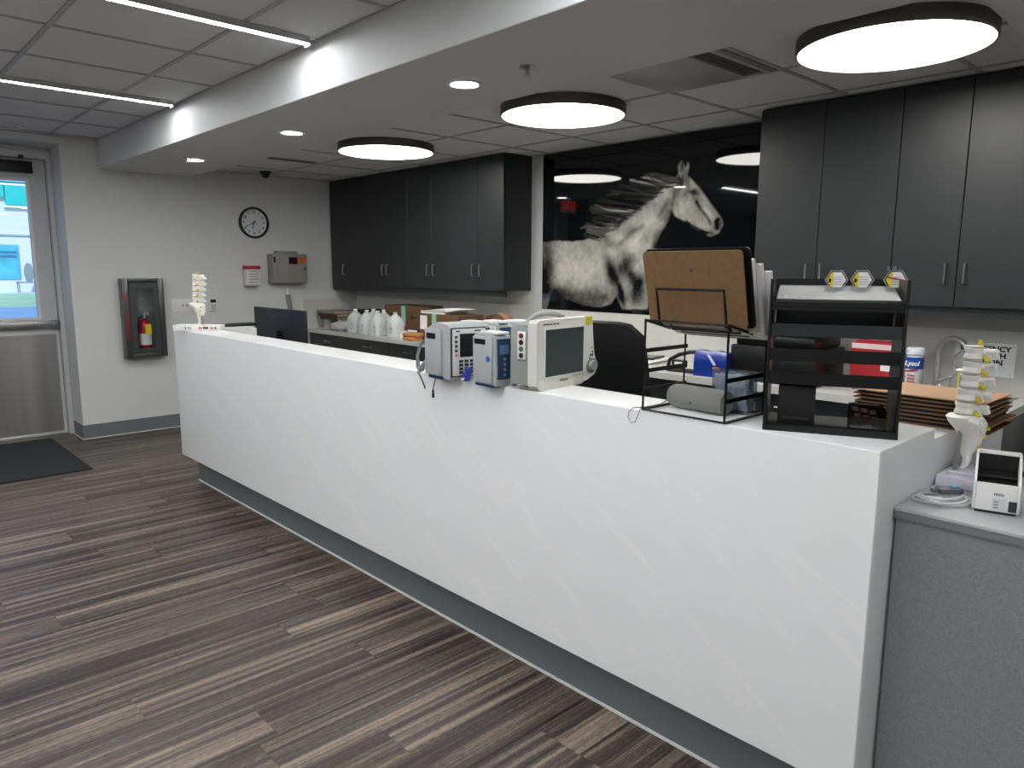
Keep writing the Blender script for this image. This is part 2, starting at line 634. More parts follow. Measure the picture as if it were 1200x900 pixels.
ob('quartz_shell', M_quartz, ct, shell, label='white quartz front and ledge in one waterfall')
ob('end_panel', M_quartz, ct, B(XC1 - 0.03, XC1, 0.03, WC, 0.0, HC - 0.03), smooth=False)
ob('end_panel', M_quartz, ct, B(XC0, XC0 + 0.03, 0.03, 0.465, ZS, HC - 0.03), smooth=False)
ob('return_ledge', M_quartz, ct, B(XC0, XC0 + 0.27, LD, 0.465, HC - 0.03, HC), B(XC0 + 0.24, XC0 + 0.27, 0.1, 0.465, 0.5, HC - 0.03))
ob('return_ledge', M_quartz, ct, B(6.27, XC1, LD, WC, HC - 0.03, HC), smooth=False)
ob('return_panel', M_quartz, ct, B(XC1 - 0.03, XC1, WC, 1.06, 0.0, 1.012), smooth=False, label='lower white side panel behind the ledge')
ob('return_shelf', M_quartz, ct, B(6.24, XC1, WC, 1.06, 1.012, 1.042), smooth=False)
ob('back_panel', M_char, ct, B(XC0 + 0.3, XC1 - 0.03, LD - 0.05, LD - 0.03, 0.05, HC - 0.03))
ob('desk_top', M_char, ct, B(XC0 + 0.301, 6.19, LD - 0.02, 0.56, 0.72, 0.75), B(XC0, 6.19, 0.561, 0.98, 0.72, 0.75), B(XC0 + 0.02, XC0 + 0.05, 0.6, 0.95, 0, 0.72), B(4.2, 4.23, 0.4, 0.95, 0, 0.72), label='dark inner desk below the ledge')
ob('toe_kick', M_trim, ct, B(XC0 + 0.08, XC1 - 0.035, 0.08, 0.095, 0.0, ZS + 0.02), B(XC0 + 0.08, XC0 + 0.095, 0.095, 0.54, 0, ZS + 0.02), label='blue grey recessed toe kick')
ob('underside', M_char, ct, B(XC0 + 0.02, XC1 - 0.035, 0.031, 0.3, ZS + 0.02, ZS + 0.04))
ob('caulk_line', M_white, ct, B(XC0 + 0.076, XC1 - 0.035, 0.074, 0.08, 0.0, 0.009))

# ------------------------------------------------------------------ upper wall cabinets
CF = YB - 0.310                       # plane of the doors
ZD0, ZD1 = 1.31, HR - 0.012


def handle(parent, x, y, z0, z1, vert=True, mt=None):
    if vert:
        ob('handle', mt or M_steel, parent, T([(x, y, z0), (x, y - 0.028, z0), (x, y - 0.028, z1), (x, y, z1)], 0.0045, 8))
    else:
        ob('handle', mt or M_steel, parent, T([(z0, y, x), (z0, y - 0.028, x), (z1, y - 0.028, x), (z1, y, x)], 0.0045, 8))


def upper(x0, x1, doors, label, group):
    """doors: list of (xa, xb, handle x or None)"""
    t = thing('wall_cabinet', label, 'cabinet', ((x0 + x1) / 2, YB, 1.262), group=group)
    cx, cy, cz = t.location
    ob('body', M_char, t, B(x0 - cx + 0.0005, x1 - cx - 0.0005, CF + 0.021 - cy, -0.001, 0.05, HR - cz - 0.001), B(x0 - cx + 0.0005, x1 - cx - 0.0005, CF + 0.022 - cy, CF + 0.04 - cy, 0.0, 0.05), smooth=False)
    for xa, xb, hx in doors:
        d = ob('door', M_char, t, B(xa - cx + 0.0018, xb - cx - 0.0018, CF - cy, CF + 0.019 - cy, ZD0 - cz, ZD1 - cz), bev=0.0015, seg=1)
        if hx is not None:
            handle(d, hx - cx, CF - cy, 1.425 - cz, 1.52 - cz)
    return t


UL = 'upper cabinets along the back wall'
upper(0.004, 0.70, [(0.03, 0.34, 0.295), (0.34, 0.70, None)], 'charcoal wall cabinet in the corner beside the side wall', UL)
upper(0.70, 1.42, [(0.70, 1.06, 1.02), (1.06, 1.42, 1.10)], 'two-door charcoal wall cabinet above the water jugs', UL)
upper(1.42, 2.10, [(1.42, 1.785, 1.742), (1.785, 2.10, 1.828)], 'two-door charcoal wall cabinet above the cardboard boxes', UL)
upper(2.10, 2.732, [(2.10, 2.415, 2.368), (2.415, 2.732, 2.462)], 'two-door charcoal wall cabinet next to the horse picture', UL)
upper(4.893, 5.655, [(4.895, 5.265, 5.218), (5.265, 5.655, 5.30)], 'two-door charcoal wall cabinet right of the horse picture', UL)
upper(5.655, 6.36, [(5.655, 5.957, 5.912), (5.957, 6.33, 5.996)], 'two-door charcoal wall cabinet above the eyewash sign', UL)
upper(6.36, 7.10, [(6.362, 6.73, 6.69), (6.73, 7.098, 6.77)], 'two-door charcoal wall cabinet at the far right end', UL)

# ------------------------------------------------------------------ back worktop and base cabinets
ZT, YT = 0.865, 1.945
M_solid = mat('white_solid_surface', 'c9c9c5', 0.3)
wt = thing('worktop', 'long white worktop with backsplash along the back wall', 'worktop', (0, YB, ZT))
XE = 6.275
SX0, SX1, SY0, SY1 = 5.72, 6.20, 2.08, 2.49      # sink hole
yb = YB
ob('slab', M_solid, wt, B(0.022, SX0, YT - yb, -0.001, -0.038, 0), B(SX1, XE, YT - yb, -0.001, -0.038, 0), B(SX0, SX1, YT - yb, SY0 - yb, -0.038, 0), B(SX0, SX1, SY1 - yb, -0.001, -0.038, 0), smooth=False)
ob('backsplash', M_solid, wt, B(0.022, XE, -0.02, -0.001, 0.0005, 0.322))
ob('side_splash', M_solid, wt, B(0.001, 0.021, YT - 0.02 - yb, -0.001, -0.15, 0.30))
units = [(0.022, 0.80, 'under the books in the corner'), (0.80, 1.50, 'below the water jugs'), (1.50, 2.15, 'below the orange packets'), (2.15, 2.85, 'left of the picture, hidden by the pumps'), (2.85, 3.55, 'under the left half of the horse picture'), (3.55, 4.25, 'under the horse picture beside the chair'), (4.25, 4.95, 'below the blue bag'), (4.95, 5.62, 'behind the black mesh organizer'), (5.62, 6.262, 'under the sink at the right end')]
for x0, x1, w in units:
    t = thing('base_cabinet', 'dark charcoal base cabinet ' + w, 'cabinet', ((x0 + x1) / 2, YT + 0.05, 0), group='base cabinets under the back worktop')
    w2 = (x1 - x0) / 2
    yf = -0.018
    ob('body', M_char, t, B(-w2 + 0.0005, w2 - 0.0005, 0.003, 0.55, 0.09, ZT - 0.039), B(-w2, w2, 0.06, 0.08, 0.0, 0.09), smooth=False)
    if x0 < 5.0:
        d = ob('drawer', M_char, t, B(-w2 + 0.002, w2 - 0.002, yf, 0.002, 0.67, ZT - 0.042), bev=0.0015, seg=1)
        handle(d, 0.755, yf, -0.055, 0.055, False)
    zt = 0.666 if x0 < 5.0 else ZT - 0.042
    for a, b_, hx in ((-w2 + 0.002, -0.0015, -0.04), (0.0015, w2 - 0.002, 0.04)):
        d = ob('door', M_char, t, B(a, b_, yf, 0.002, 0.10, zt), bev=0.0015, seg=1)
        handle(d, hx, yf, zt - 0.15, zt - 0.05)

# sink and taps
sk = thing('sink', 'stainless steel sink set into the worktop', 'sink', ((SX0 + SX1) / 2, (SY0 + SY1) / 2, ZT))
a, b_ = (SX1 - SX0) / 2, (SY1 - SY0) / 2
ob('rim', M_steel, sk, B(-a - 0.012, a + 0.012, -b_ - 0.012, -b_ + 0.006, 0.0005, 0.004), B(-a - 0.012, a + 0.012, b_ - 0.006, b_ + 0.012, 0.0005, 0.004), B(-a - 0.012, -a + 0.006, -b_, b_, 0.0005, 0.004), B(a - 0.006, a + 0.012, -b_, b_, 0.0005, 0.004))
ob('basin', M_steel, sk, B(-a + 0.001, -a + 0.003, -b_, b_, -0.20, 0), B(a - 0.003, a - 0.001, -b_, b_, -0.20, 0), B(-a, a, -b_ + 0.001, -b_ + 0.003, -0.20, 0), B(-a, a, b_ - 0.003, b_ - 0.001, -0.20, 0), B(-a, a, -b_, b_, -0.203, -0.20))
ob('drain', M_chrome, sk, L([(0.04, -0.2), (0.04, -0.196), (0.02, -0.198)], 20))
b0 = onz(1081, 453, ZT)
tp = thing('faucet', 'chrome gooseneck faucet arching over the sink', 'faucet', (5.835, 2.42 + 0.105, ZT))
R_ = 0.085
pts = [(0, -0.02, 0.0), (0, -0.02, 0.10), (0, -0.02, 0.195)] + [(R_ - R_ * math.cos(math.radians(k)), -0.02 - 0.05 * (1 - math.cos(math.radians(k))) / 2 * 2, 0.195 + R_ * math.sin(math.radians(k))) for k in range(15, 166, 15)] + [(2 * R_ + 0.002, -0.12, 0.19), (2 * R_ + 0.008, -0.122, 0.16)]
ob('spout', M_chrome, tp, T(pts, 0.0125, 12))
ob('spray_head', M_steel, tp, C((2 * R_ + 0.006, -0.121, 0.175), (2 * R_ + 0.016, -0.125, 0.105), 0.015, 16, 0.018))
ob('base_ring', M_chrome, tp, C((0, -0.02, 0.0005), (0, -0.02, 0.02), 0.025, 20))
ob('lever', M_chrome, tp, T([(0.02, -0.02, 0.05), (0.05, -0.03, 0.06), (0.075, -0.04, 0.08)], 0.006, 8), C((0, -0.02, 0.05), (0.03, -0.02, 0.05), 0.013, 12))
ew = thing('eyewash_fixture', 'small chrome eyewash tap with yellow tag under the gooseneck', 'faucet', (5.905, 2.50, ZT))
ob('stem', M_chrome, ew, T([(0, 0, 0), (0.004, 0, 0.06), (0.035, -0.01, 0.10), (0.03, -0.015, 0.13), (0.015, -0.02, 0.15), (0.02, -0.02, 0.19), (0.04, -0.02, 0.215)], 0.006, 8))
ob('nozzle', M_chrome, ew, T([(0.03, -0.01, 0.115), (0.06, -0.02, 0.118), (0.10, -0.03, 0.12)], 0.008, 8), S((0.105, -0.03, 0.125), 0.014, 10))
ob('valve', M_chrome, ew, C((-0.05, -0.05, 0.0005), (-0.05, -0.05, 0.03), 0.017, 14), C((-0.01, -0.06, 0.0005), (-0.01, -0.06, 0.03), 0.017, 14), S((-0.03, -0.055, 0.028), 0.016, 10))
ob('tag', mat('yellow_tag', 'e2dc62', 0.5), ew, B(0.042, 0.052, -0.034, -0.033, 0.01, 0.11))

# ------------------------------------------------------------------ entrance door
dr = struct(thing('door_1', 'x', 'door', (XD, 0, 0)), 'white entrance door with window, crash bar and steel kick plate', 'door')
M_door = mat('door_paint', 'c9cac9', 0.45)
yj, yl = -0.225, -1.20
ob('frame', M_door, dr, B(-0.08, 0.05, yj, YW - 0.001, 0, 2.45), B(-0.08, 0.05, -1.279, yl, 0, 2.45), B(-0.08, 0.05, yl, yj, 2.392, 2.45), B(0.05, 0.07, yj - 0.0, YW - 0.002, 0, 2.45), smooth=False)
wy0, wy1, wz0, wz1 = -1.06, -0.372, 1.052, 2.205
ob('leaf', M_door, dr, B(-0.05, 0.0, yl + 0.003, wy0, 0.012, 2.388), B(-0.05, 0.0, wy1, yj - 0.003, 0.012, 2.388), B(-0.05, 0.0, wy0, wy1, 0.012, wz0), B(-0.05, 0.0, wy0, wy1, wz1, 2.388), smooth=False)
ob('pane', glass('door_glass', 'f4fbff', 0, 0.06), dr, B(-0.027, -0.023, wy0, wy1, wz0, wz1))
gf = 0.02
ob('window_frame', M_white, dr, B(-0.002, 0.008, wy0 - gf, wy0, wz0 - gf, wz1 + gf), B(-0.002, 0.008, wy1, wy1 + gf, wz0 - gf, wz1 + gf), B(-0.002, 0.008, wy0, wy1, wz1, wz1 + gf), B(-0.002, 0.008, wy0, wy1, wz0 - gf, wz0))
M_kick = mat('kick_steel', 'a3a19d', 0.3, metal=0.6, var=0.22, vscale=1.0, stretch=(1, 7, 0.3))  # soft vertical bands in the colour imitate reflections in the steel
for n_ in M_kick.node_tree.nodes:
    if n_.type == 'TEX_NOISE':
        n_.inputs['Detail'].default_value = 0.5
ob('kick_plate', M_kick, dr, B(0.001, 0.004, yl + 0.03, yj - 0.03, 0.03, 0.90))
ob('weather_strip', M_black, dr, B(-0.002, 0.002, yj - 0.0035, yj - 0.0005, 0.01, 2.39), B(-0.002, 0.002, yl, yj, 2.3885, 2.3915))
cb = ob('crash_bar', M_steel, dr, B(0.012, 0.05, yl + 0.06, yj - 0.02, 0.955, 1.02), bev=0.008)
ob('bracket', mat('bar_end', '8a8c8e', 0.4, metal=0.8), cb, B(0.004, 0.06, yj - 0.06, yj - 0.012, 0.95, 1.025), bev=0.006)
ob('threshold', M_steel, dr, B(-0.08, 0.06, yl, yj, 0.0, 0.012))
cl = ob('closer', M_black, dr, B(0.004, 0.062, -0.80, -0.325, 2.268, 2.362), bev=0.004, label='black door closer')
ob('arm', M_black, cl, B(0.03, 0.045, -0.72, -0.40, 2.392, 2.404), C((0.038, -0.40, 2.385), (0.038, -0.40, 2.412), 0.022, 12))

mat_ = thing('door_mat', 'dark grey ribbed entrance mat before the door', 'mat', (0.42, -1.0, 0))
ob('pile', mat('mat_fibre', '2b2f31', 0.95, var=0.25, vscale=120, bump=0.6, bscale=500), mat_, B(-0.64, 0.68, -0.75, 0.585, 0.0005, 0.008))
ob('border', mat('mat_rubber', '131415', 0.7), mat_, B(-0.66, 0.70, 0.585, 0.605, 0.0005, 0.006), B(0.68, 0.70, -0.77, 0.585, 0.0005, 0.006), B(-0.66, -0.64, -0.77, 0.585, 0.0005, 0.006), B(-0.64, 0.68, -0.77, -0.75, 0.0005, 0.006))

# ------------------------------------------------------------------ outside the door
XO = -46.0


def fo(u, v):
    q = onx(u, v, XO)
    return q.y, q.z


struct(ob('pavement', mat('blue_paving', '6d96c4', 0.8, var=0.1, vscale=0.6), None, B(-26.5, XD - 0.51, -30, 40, -0.2, -0.03)), 'blue tinted paving outside the door', 'pavement')
gl = ob('lawn', mat('lawn_green', '8fb89c', 0.9, var=0.25, vscale=2), None, B(-44, -26.5, -30, 40, -0.2, -0.02))
tag(gl, 'strip of green lawn outside beyond the paving', 'grass', kind='stuff')
struct(ob('walkway', mat('walk_paint', 'b9cde0', 0.8), None, B(-46, -44, -30, 40, -0.2, 0.0)), 'pale walkway in front of the building outside', 'walkway')
bd = thing('building', 'white building with teal sign seen through the door glass', 'building', (XO, 8, 0))
M_fac = mat('facade_white', 'cfd2dc', 0.8)
y0, y1 = -26, 34
ob('facade', M_fac, bd, B(-6, 0, y0, y1, 0, 9.5))
M_teal = mat('teal_sign', '10b7bd', 0.5)
ya, za = fo(6, 240)
yb_, zb = fo(60, 221)
ob('sign_panel', M_teal, bd, B(0.01, 0.25, ya - 8, yb_ - 8, za, zb), label='teal sign panel')
ob('sign_panel', M_teal, bd, B(0.01, 0.25, ya - 8 - 6, ya - 8 - 0.05, za + 0.45, zb))
ob('sign_border', mat('sign_white', 'f2f6f6', 0.5), bd, B(0.0, 0.2, ya - 8 - 0.1, yb_ - 8, za - 0.14, za - 0.01), B(0.0, 0.2, ya - 14, yb_ - 8, zb + 0.02, zb + 0.16))
ob('cornice', mat('cornice_blue', '7fc4e6', 0.6), bd, B(0.01, 0.3, y0, y1, zb + 0.22, zb + 0.9))
q0, q1 = fo(0, 274), fo(60, 273)
ob('ledge', mat('ledge_grey', 'b9c2cc', 0.8), bd, B(0.0, 0.12, y0, y1, q0[1] - 0.06, q0[1] + 0.03))
ya, za = fo(4, 327)
yb_, zb = fo(21, 287)
pb = ob('banner', mat('banner_blue', '49a9c9', 0.6, var=0.3, vscale=1.2), bd, B(0.02, 0.08, ya - 8 - 1.2, yb_ - 8, za, zb), label='blue banner on the building')
ob('banner_mark', mat('banner_dark', '2b6f9c', 0.6), pb, B(0.085, 0.1, ya - 8 - 0.9, yb_ - 8 - 0.15, zb - 0.75, zb - 0.62), B(0.085, 0.1, ya - 8 - 0.2, yb_ - 8 - 0.1, zb - 0.5, zb - 0.38))
ya, _ = fo(30, 330)
oc = thing('outdoor_chair', 'small dark bench chair outside seen through the door glass', 'chair', (XO + 1.2, ya, 0))
oc.scale = (1.3, 1.3, 1.35)
M_oc = mat('outdoor_metal', '7d8896', 0.6)
ob('backrest', M_oc, oc, L([(0.001, -0.02), (0.45, -0.02), (0.45, 0.02), (0.001, 0.02)], 20, (0, 0, 0.85), sy=1.0, sx=0.42, ax=(1, 0, 0)))
ob('seat', M_oc, oc, B(-0.2, 0.25, -0.5, 0.5, 0.42, 0.48))
for sx in (-0.18, 0.22):
    for sy in (-0.45, 0.45):
        ob('leg', M_oc, oc, B(sx - 0.02, sx + 0.02, sy - 0.02, sy + 0.02, 0, 0.42))
# ------------------------------------------------------------------ horse picture (a flat print under glossy acrylic)
def horse_picture():
    PX0, PX1, PZ0, PZ1 = 2.882, 4.885, 1.166, HR - 0.006
    nx, nz = 400, 250
    X, Z = np.meshgrid(np.linspace(PX0, PX1, nx), np.linspace(PZ0, PZ1, nz))
    yp = YB - 0.022
    D = np.stack([X - CAM.x, np.full_like(X, yp - CAM.y), Z - CAM.z], -1)
    fz = D @ np.array(_f)
    # drawing units: the traced outline's own units, 4 to one photo pixel
    U = ((600 + FPX * (D @ np.array(_r)) / fz) - 620) * 4
    V = ((450 - FPX * (D @ np.array(_u)) / fz) - 130) * 4

    def inside(poly):
        ins = np.zeros(U.shape, bool)
        n = len(poly)
        for i in range(n):
            x1, y1 = poly[i]
            x2, y2 = poly[(i + 1) % n]
            if y1 == y2:
                continue
            c = ((V < y1) != (V < y2)) & (U < (x2 - x1) * (V - y1) / (y2 - y1) + x1)
            ins ^= c
        return ins

    def blur(a, k=1):
        for _ in range(k):
            a = (a + np.roll(a, 1, 0) + np.roll(a, -1, 0) + np.roll(a, 1, 1) + np.roll(a, -1, 1)) / 5
        return a

    def blob(x, y, rx, ry, ang=0):
        c, s = math.cos(math.radians(ang)), math.sin(math.radians(ang))
        a, b = (U - x) * c + (V - y) * s, -(U - x) * s + (V - y) * c
        return np.exp(-(a / rx) ** 2 - (b / ry) ** 2)

    def line(pts, w):
        best = np.full(U.shape, 1e9)
        for (x1, y1), (x2, y2) in zip(pts, pts[1:]):
            dx, dy = x2 - x1, y2 - y1
            t = np.clip(((U - x1) * dx + (V - y1) * dy) / (dx * dx + dy * dy + 1e-9), 0, 1)
            best = np.minimum(best, (U - x1 - t * dx) ** 2 + (V - y1 - t * dy) ** 2)
        return np.exp(-best / (w * w))

    def noise(sx, sy, oct=3):
        out = np.zeros(U.shape)
        amp = 1
        for o_ in range(oct):
            gx, gy = int((U.max() - U.min()) / sx) + 3, int((V.max() - V.min()) / sy) + 3
            g = rng.random((gy, gx))
            fx, fy = (U - U.min()) / sx, (V - V.min()) / sy
            ix, iy = fx.astype(int), fy.astype(int)
            tx, ty = fx - ix, fy - iy
            tx, ty = tx * tx * (3 - 2 * tx), ty * ty * (3 - 2 * ty)
            ix1, iy1 = np.minimum(ix + 1, gx - 1), np.minimum(iy + 1, gy - 1)
            out += amp * ((g[iy, ix] * (1 - tx) + g[iy, ix1] * tx) * (1 - ty) + (g[iy1, ix] * (1 - tx) + g[iy1, ix1] * tx) * ty - 0.5)
            amp *= 0.55
            sx, sy = sx / 2, sy / 2
        return out

    body = [(40, 625), (70, 613), (130, 608), (200, 611), (255, 606), (290, 592), (340, 560), (400, 515), (450, 470), (510, 425), (560, 385), (610, 352), (660, 325), (688, 315), (700, 290), (696, 262), (706, 240), (716, 230), (727, 250), (733, 268), (740, 244), (748, 236), (752, 262), (742, 300), (770, 330), (800, 360), (830, 402), (860, 445), (888, 482), (908, 512), (912, 535), (898, 556), (892, 572), (870, 582), (850, 590), (832, 582), (822, 565), (795, 560), (768, 545), (742, 522), (712, 510), (686, 496), (668, 468), (662, 482), (655, 512), (640, 540), (615, 578), (602, 612), (594, 650), (600, 700), (590, 760), (565, 850), (555, 930), (436, 930), (408, 868), (385, 905), (330, 922), (250, 912), (165, 880), (118, 830), (98, 870), (84, 930), (40, 930)]
    mask = blur(inside(body).astype(float), 2)
    tone = 0.47 + 0.11 * noise(90, 70) + 0.10 * noise(16, 24, 3) + 0.05 * noise(6, 12, 2)
    # modelling of the coat: dark and light patches of the printed horse
    for x, y, rx, ry, a, k in [(385, 760, 22, 70, -15, -.5), (440, 735, 35, 55, 20, -.34), (480, 775, 25, 50, -25, -.32), (525, 800, 30, 50, 10, -.3), (505, 860, 30, 60, 0, -.25), (90, 700, 30, 130, 0, -.26), (60, 820, 40, 120, 0, -.4), (430, 850, 14, 60, -12, -.5),
                               (300, 870, 160, 34, 5, -.28), (180, 730, 60, 90, 30, .10), (270, 760, 90, 70, 0, .12), (560, 720, 35, 90, 10, .14), (470, 610, 60, 50, 0, .10), (400, 640, 90, 50, -20, .06), (555, 520, 40, 110, 30, .08), (520, 450, 14, 70, 52, -.26), (470, 560, 30, 20, -40, -.12), (540, 590, 20, 60, 20, -.12), (610, 480, 30, 60, 25, -.10), (645, 430, 18, 60, 25, -.18), (585, 650, 14, 60, 8, -.25),
                               (720, 430, 50, 50, 0, .10), (715, 480, 46, 28, 20, .06), (790, 430, 14, 70, -32, -.18), (830, 470, 16, 55, -36, .18), (775, 380, 18, 13, 20, -.42), (752, 365, 24, 10, 20, .12), (760, 345, 30, 24, 30, .14), (890, 530, 22, 30, 0, -.30), (880, 552, 22, 12, 20, -.22), (850, 572, 20, 12, 10, -.30), (745, 335, 12, 34, -8, -.28), (712, 340, 14, 30, 15, -.25), (718, 262, 8, 26, 0, -.34), (690, 400, 16, 60, 10, -.16), (735, 390, 16, 30, 30, -.12), (660, 350, 34, 18, -25, .14)]:
        tone += k * blob(x, y, rx, ry, a)
    tone -= 0.42 * line([(738, 518), (775, 545), (812, 562), (835, 572)], 6)
    tone -= 0.25 * line([(785, 425), (800, 455), (838, 500), (850, 530)], 7)
    tone -= 0.55 * line([(880, 540), (876, 518), (888, 508)], 7)
    tone += 0.10 * line([(905, 525), (900, 545), (890, 560)], 6)
    tone -= 0.28 * line([(640, 330), (560, 390), (505, 440), (455, 490), (410, 540)], 16)
    tone -= 0.30 * line([(300, 930), (200, 905), (130, 850)], 40)
    tone -= 0.22 * line([(590, 660), (600, 620), (640, 545), (662, 480)], 16)
    tone -= 0.18 * line([(430, 620), (480, 570), (530, 540)], 12)
    tone += 0.10 * line([(500, 640), (545, 560), (600, 470), (650, 390)], 26)
    tone -= 0.14 * line([(350, 600), (420, 640), (470, 700)], 24)
    tone -= 0.16 * line([(700, 320), (680, 380), (668, 465)], 8)
    img = np.clip(mask * np.clip(tone, 0.02, 1.0), 0, 1)
    # mane: strands blown back from the crest
    crest = [(290, 592), (340, 560), (400, 515), (450, 470), (510, 425), (560, 385), (610, 352), (660, 325), (690, 312)]
    tips = [(258, 585), (252, 555), (262, 500), (280, 440), (330, 400), (380, 362), (440, 325), (540, 300), (610, 292)]

    def along(a, t):
        t = t * (len(a) - 1)
        i = min(int(t), len(a) - 2)
        f = t - i
        return (a[i][0] * (1 - f) + a[i + 1][0] * f, a[i][1] * (1 - f) + a[i + 1][1] * f)
    dk = inside([(290, 600)] + crest + tips[::-1])
    img = img * (1 - 0.55 * blur(dk.astype(float), 6) * (1 - mask))
    for lock in range(34):
        t0 = (lock + random.random()) / 34
        bl = random.choice((0.02, 0.05, 0.12, 0.28, 0.45))
        ln = random.uniform(0.6, 1.12)
        bend = random.uniform(-10, 22)
        ph = random.uniform(0, 6)
        for k in range(7):
            t = min(1, max(0, t0 + random.gauss(0, 0.012)))
            x1, y1 = along(crest, t)
            x2, y2 = along(tips, min(1, max(0, t0 * 0.96 + random.gauss(0, 0.016))))
            x2, y2 = x1 + (x2 - x1) * ln * random.uniform(0.85, 1.05), y1 + (y2 - y1) * ln * random.uniform(0.85, 1.05)
            x1 += random.uniform(5, 40)
            y1 += random.uniform(-4, 22)
            mx_, my_ = (x1 + x2) / 2 + bend * 0.4, (y1 + y2) / 2 + bend + random.uniform(-4, 4)
            pts = []
            for q in range(8):
                s = q / 7
                wv = 5 * math.sin(s * 6 + ph) * s
                pts.append(((1 - s) ** 2 * x1 + 2 * s * (1 - s) * mx_ + s * s * x2 + wv * 0.5, (1 - s) ** 2 * y1 + 2 * s * (1 - s) * my_ + s * s * y2 + wv))
            a = line(pts, random.uniform(1.8, 4.2)) * 0.75
            val = max(0.005, bl * random.uniform(0.3, 1.5))
            img = img * (1 - a) + val * a
    # forelock and ear hair
    for pts, v_ in (([(700, 300), (712, 330), (705, 365)], .06), ([(720, 300), (722, 335), (712, 355)], .1), ([(735, 295), (735, 320), (728, 345)], .35)):
        a = line(pts, 4) * 0.7
        img = img * (1 - a) + v_ * a
    img = np.clip(img * 1.1, 0, 1) ** 1.6
    t = thing('horse_picture', 'large glossy black picture of a pale running horse', 'picture', (0, 0, 0))
    me = bpy.data.meshes.new('print')
    vid = np.arange(nx * nz).reshape(nz, nx)
    faces = np.stack([vid[:-1, :-1], vid[:-1, 1:], vid[1:, 1:], vid[1:, :-1]], -1).reshape(-1, 4)
    co = np.stack([X, np.full_like(X, yp), Z], -1).reshape(-1, 3)
    me.vertices.add(len(co))
    me.vertices.foreach_set('co', co.ravel())
    me.loops.add(faces.size)
    me.loops.foreach_set('vertex_index', faces.ravel().astype(np.int32))
    me.polygons.add(len(faces))
    me.polygons.foreach_set('loop_start', np.arange(0, faces.size, 4, dtype=np.int32))
    me.update()
    ca = me.color_attributes.new('print', 'FLOAT_COLOR', 'POINT')
    g = img.ravel()
    rgba = np.stack([0.004 + g * 0.92, 0.005 + g * 0.90, 0.006 + g * 0.82, np.ones_like(g)], -1)
    ca.data.foreach_set('color', rgba.ravel())
    mt = mat('horse_print', '000000', 0.03, spec=0.5)
    at = mt.node_tree.nodes.new('ShaderNodeVertexColor')
    at.layer_name = 'print'
    mt.node_tree.links.new(at.outputs[0], mt.node_tree.nodes['Principled BSDF'].inputs['Base Color'])
    me.materials.append(mt)
    o_ = bpy.data.objects.new('print', me)
    col.objects.link(o_)
    o_.parent = t
    ob('board', M_black, t, B(PX0, PX1, yp + 0.0005, YB - 0.001, PZ0, PZ1))


horse_picture()

# ------------------------------------------------------------------ things on the left wall (built facing -y, turned to face +x)
def on_left(name, label, cat, y, z, x=0.0):
    return thing(name, label, cat, (x, y, z), PI / 2)


ck = on_left('wall_clock', 'round black-rimmed wall clock with white dial', 'clock', 1.43, 1.924)
ob('rim', M_black, ck, L([(0.128, 0.0), (0.150, 0.0), (0.152, 0.02), (0.145, 0.035), (0.133, 0.036), (0.129, 0.015)], 48, ax=(0, -1, 0), loop=True))
ob('dial', mat('dial_white', 'd9dee4', 0.5), ck, L([(0.001, 0.0), (0.131, 0.0), (0.131, 0.012), (0.001, 0.012)], 48, ax=(0, -1, 0)))
for k in range(1, 13):
    a = math.radians(90 - 30 * k)
    text(str(k), 0.034, M_black, ck, (0.103 * math.cos(a), -0.0125, 0.103 * math.sin(a)), name='numeral', bold=0.001)


def hand(deg, ln, w, y):
    a = math.radians(90 - deg)
    d, n_ = (math.cos(a), math.sin(a)), (-math.sin(a), math.cos(a))
    poly = [(-d[0] * 0.02 + n_[0] * w, -d[1] * 0.02 + n_[1] * w), (-d[0] * 0.02 - n_[0] * w, -d[1] * 0.02 - n_[1] * w), (d[0] * ln - n_[0] * w * .6, d[1] * ln - n_[1] * w * .6), (d[0] * ln + n_[0] * w * .6, d[1] * ln + n_[1] * w * .6)]
    return PR(poly, 'y', y, y - 0.002)


ob('hour_hand', M_black, ck, hand(199, 0.065, 0.005, -0.014))
ob('minute_hand', M_black, ck, hand(246, 0.1, 0.0035, -0.017))
ob('second_hand', mat('thin_grey', '777777', 0.5), ck, hand(118, 0.1, 0.001, -0.020))

fc = on_left('fire_cabinet', 'dark steel fire extinguisher cabinet with red vertical lettering', 'cabinet', 0.345, 0.69)
M_fcs = mat('cabinet_steel', '5a5e5f', 0.3, metal=0.6)
W, H = 0.172, 0.70
ob('trim_frame', M_fcs, fc, B(-W, -W + 0.05, -0.105, 0, 0, H), B(W - 0.05, W, -0.105, 0, 0, H), B(-W + 0.05, W - 0.05, -0.105, 0, 0, 0.04), B(-W + 0.05, W - 0.05, -0.105, 0, H - 0.03, H), bev=0.004)
ob('back_plate', mat('cabinet_inside', '7f8486', 0.6), fc, B(-W + 0.05, W - 0.05, -0.004, -0.001, 0.04, H - 0.03))
d = ob('door', M_fcs, fc, B(-W + 0.054, -0.072, -0.115, -0.108, 0.045, H - 0.036), B(0.072, W - 0.054, -0.115, -0.108, 0.045, H - 0.036), B(-0.072, 0.072, -0.115, -0.108, 0.045, 0.085), B(-0.072, 0.072, -0.115, -0.108, H - 0.085, H - 0.036))
ob('pane', glass('cabinet_glass', 'f6f8f8', 0.02, 0.05), d, B(-0.072, 0.072, -0.113, -0.111, 0.085, H - 0.085))
M_red = mat('sign_red', 'a3182a', 0.5)
text('FIRE', 0.036, M_red, fc, (-W + 0.026, -0.1058, H - 0.16), (PI / 2, PI / 2, 0), bold=0.001)
text('EXTINGUISHER', 0.036, M_red, fc, (-W + 0.026, -0.1058, H - 0.42), (PI / 2, PI / 2, 0), bold=0.001)
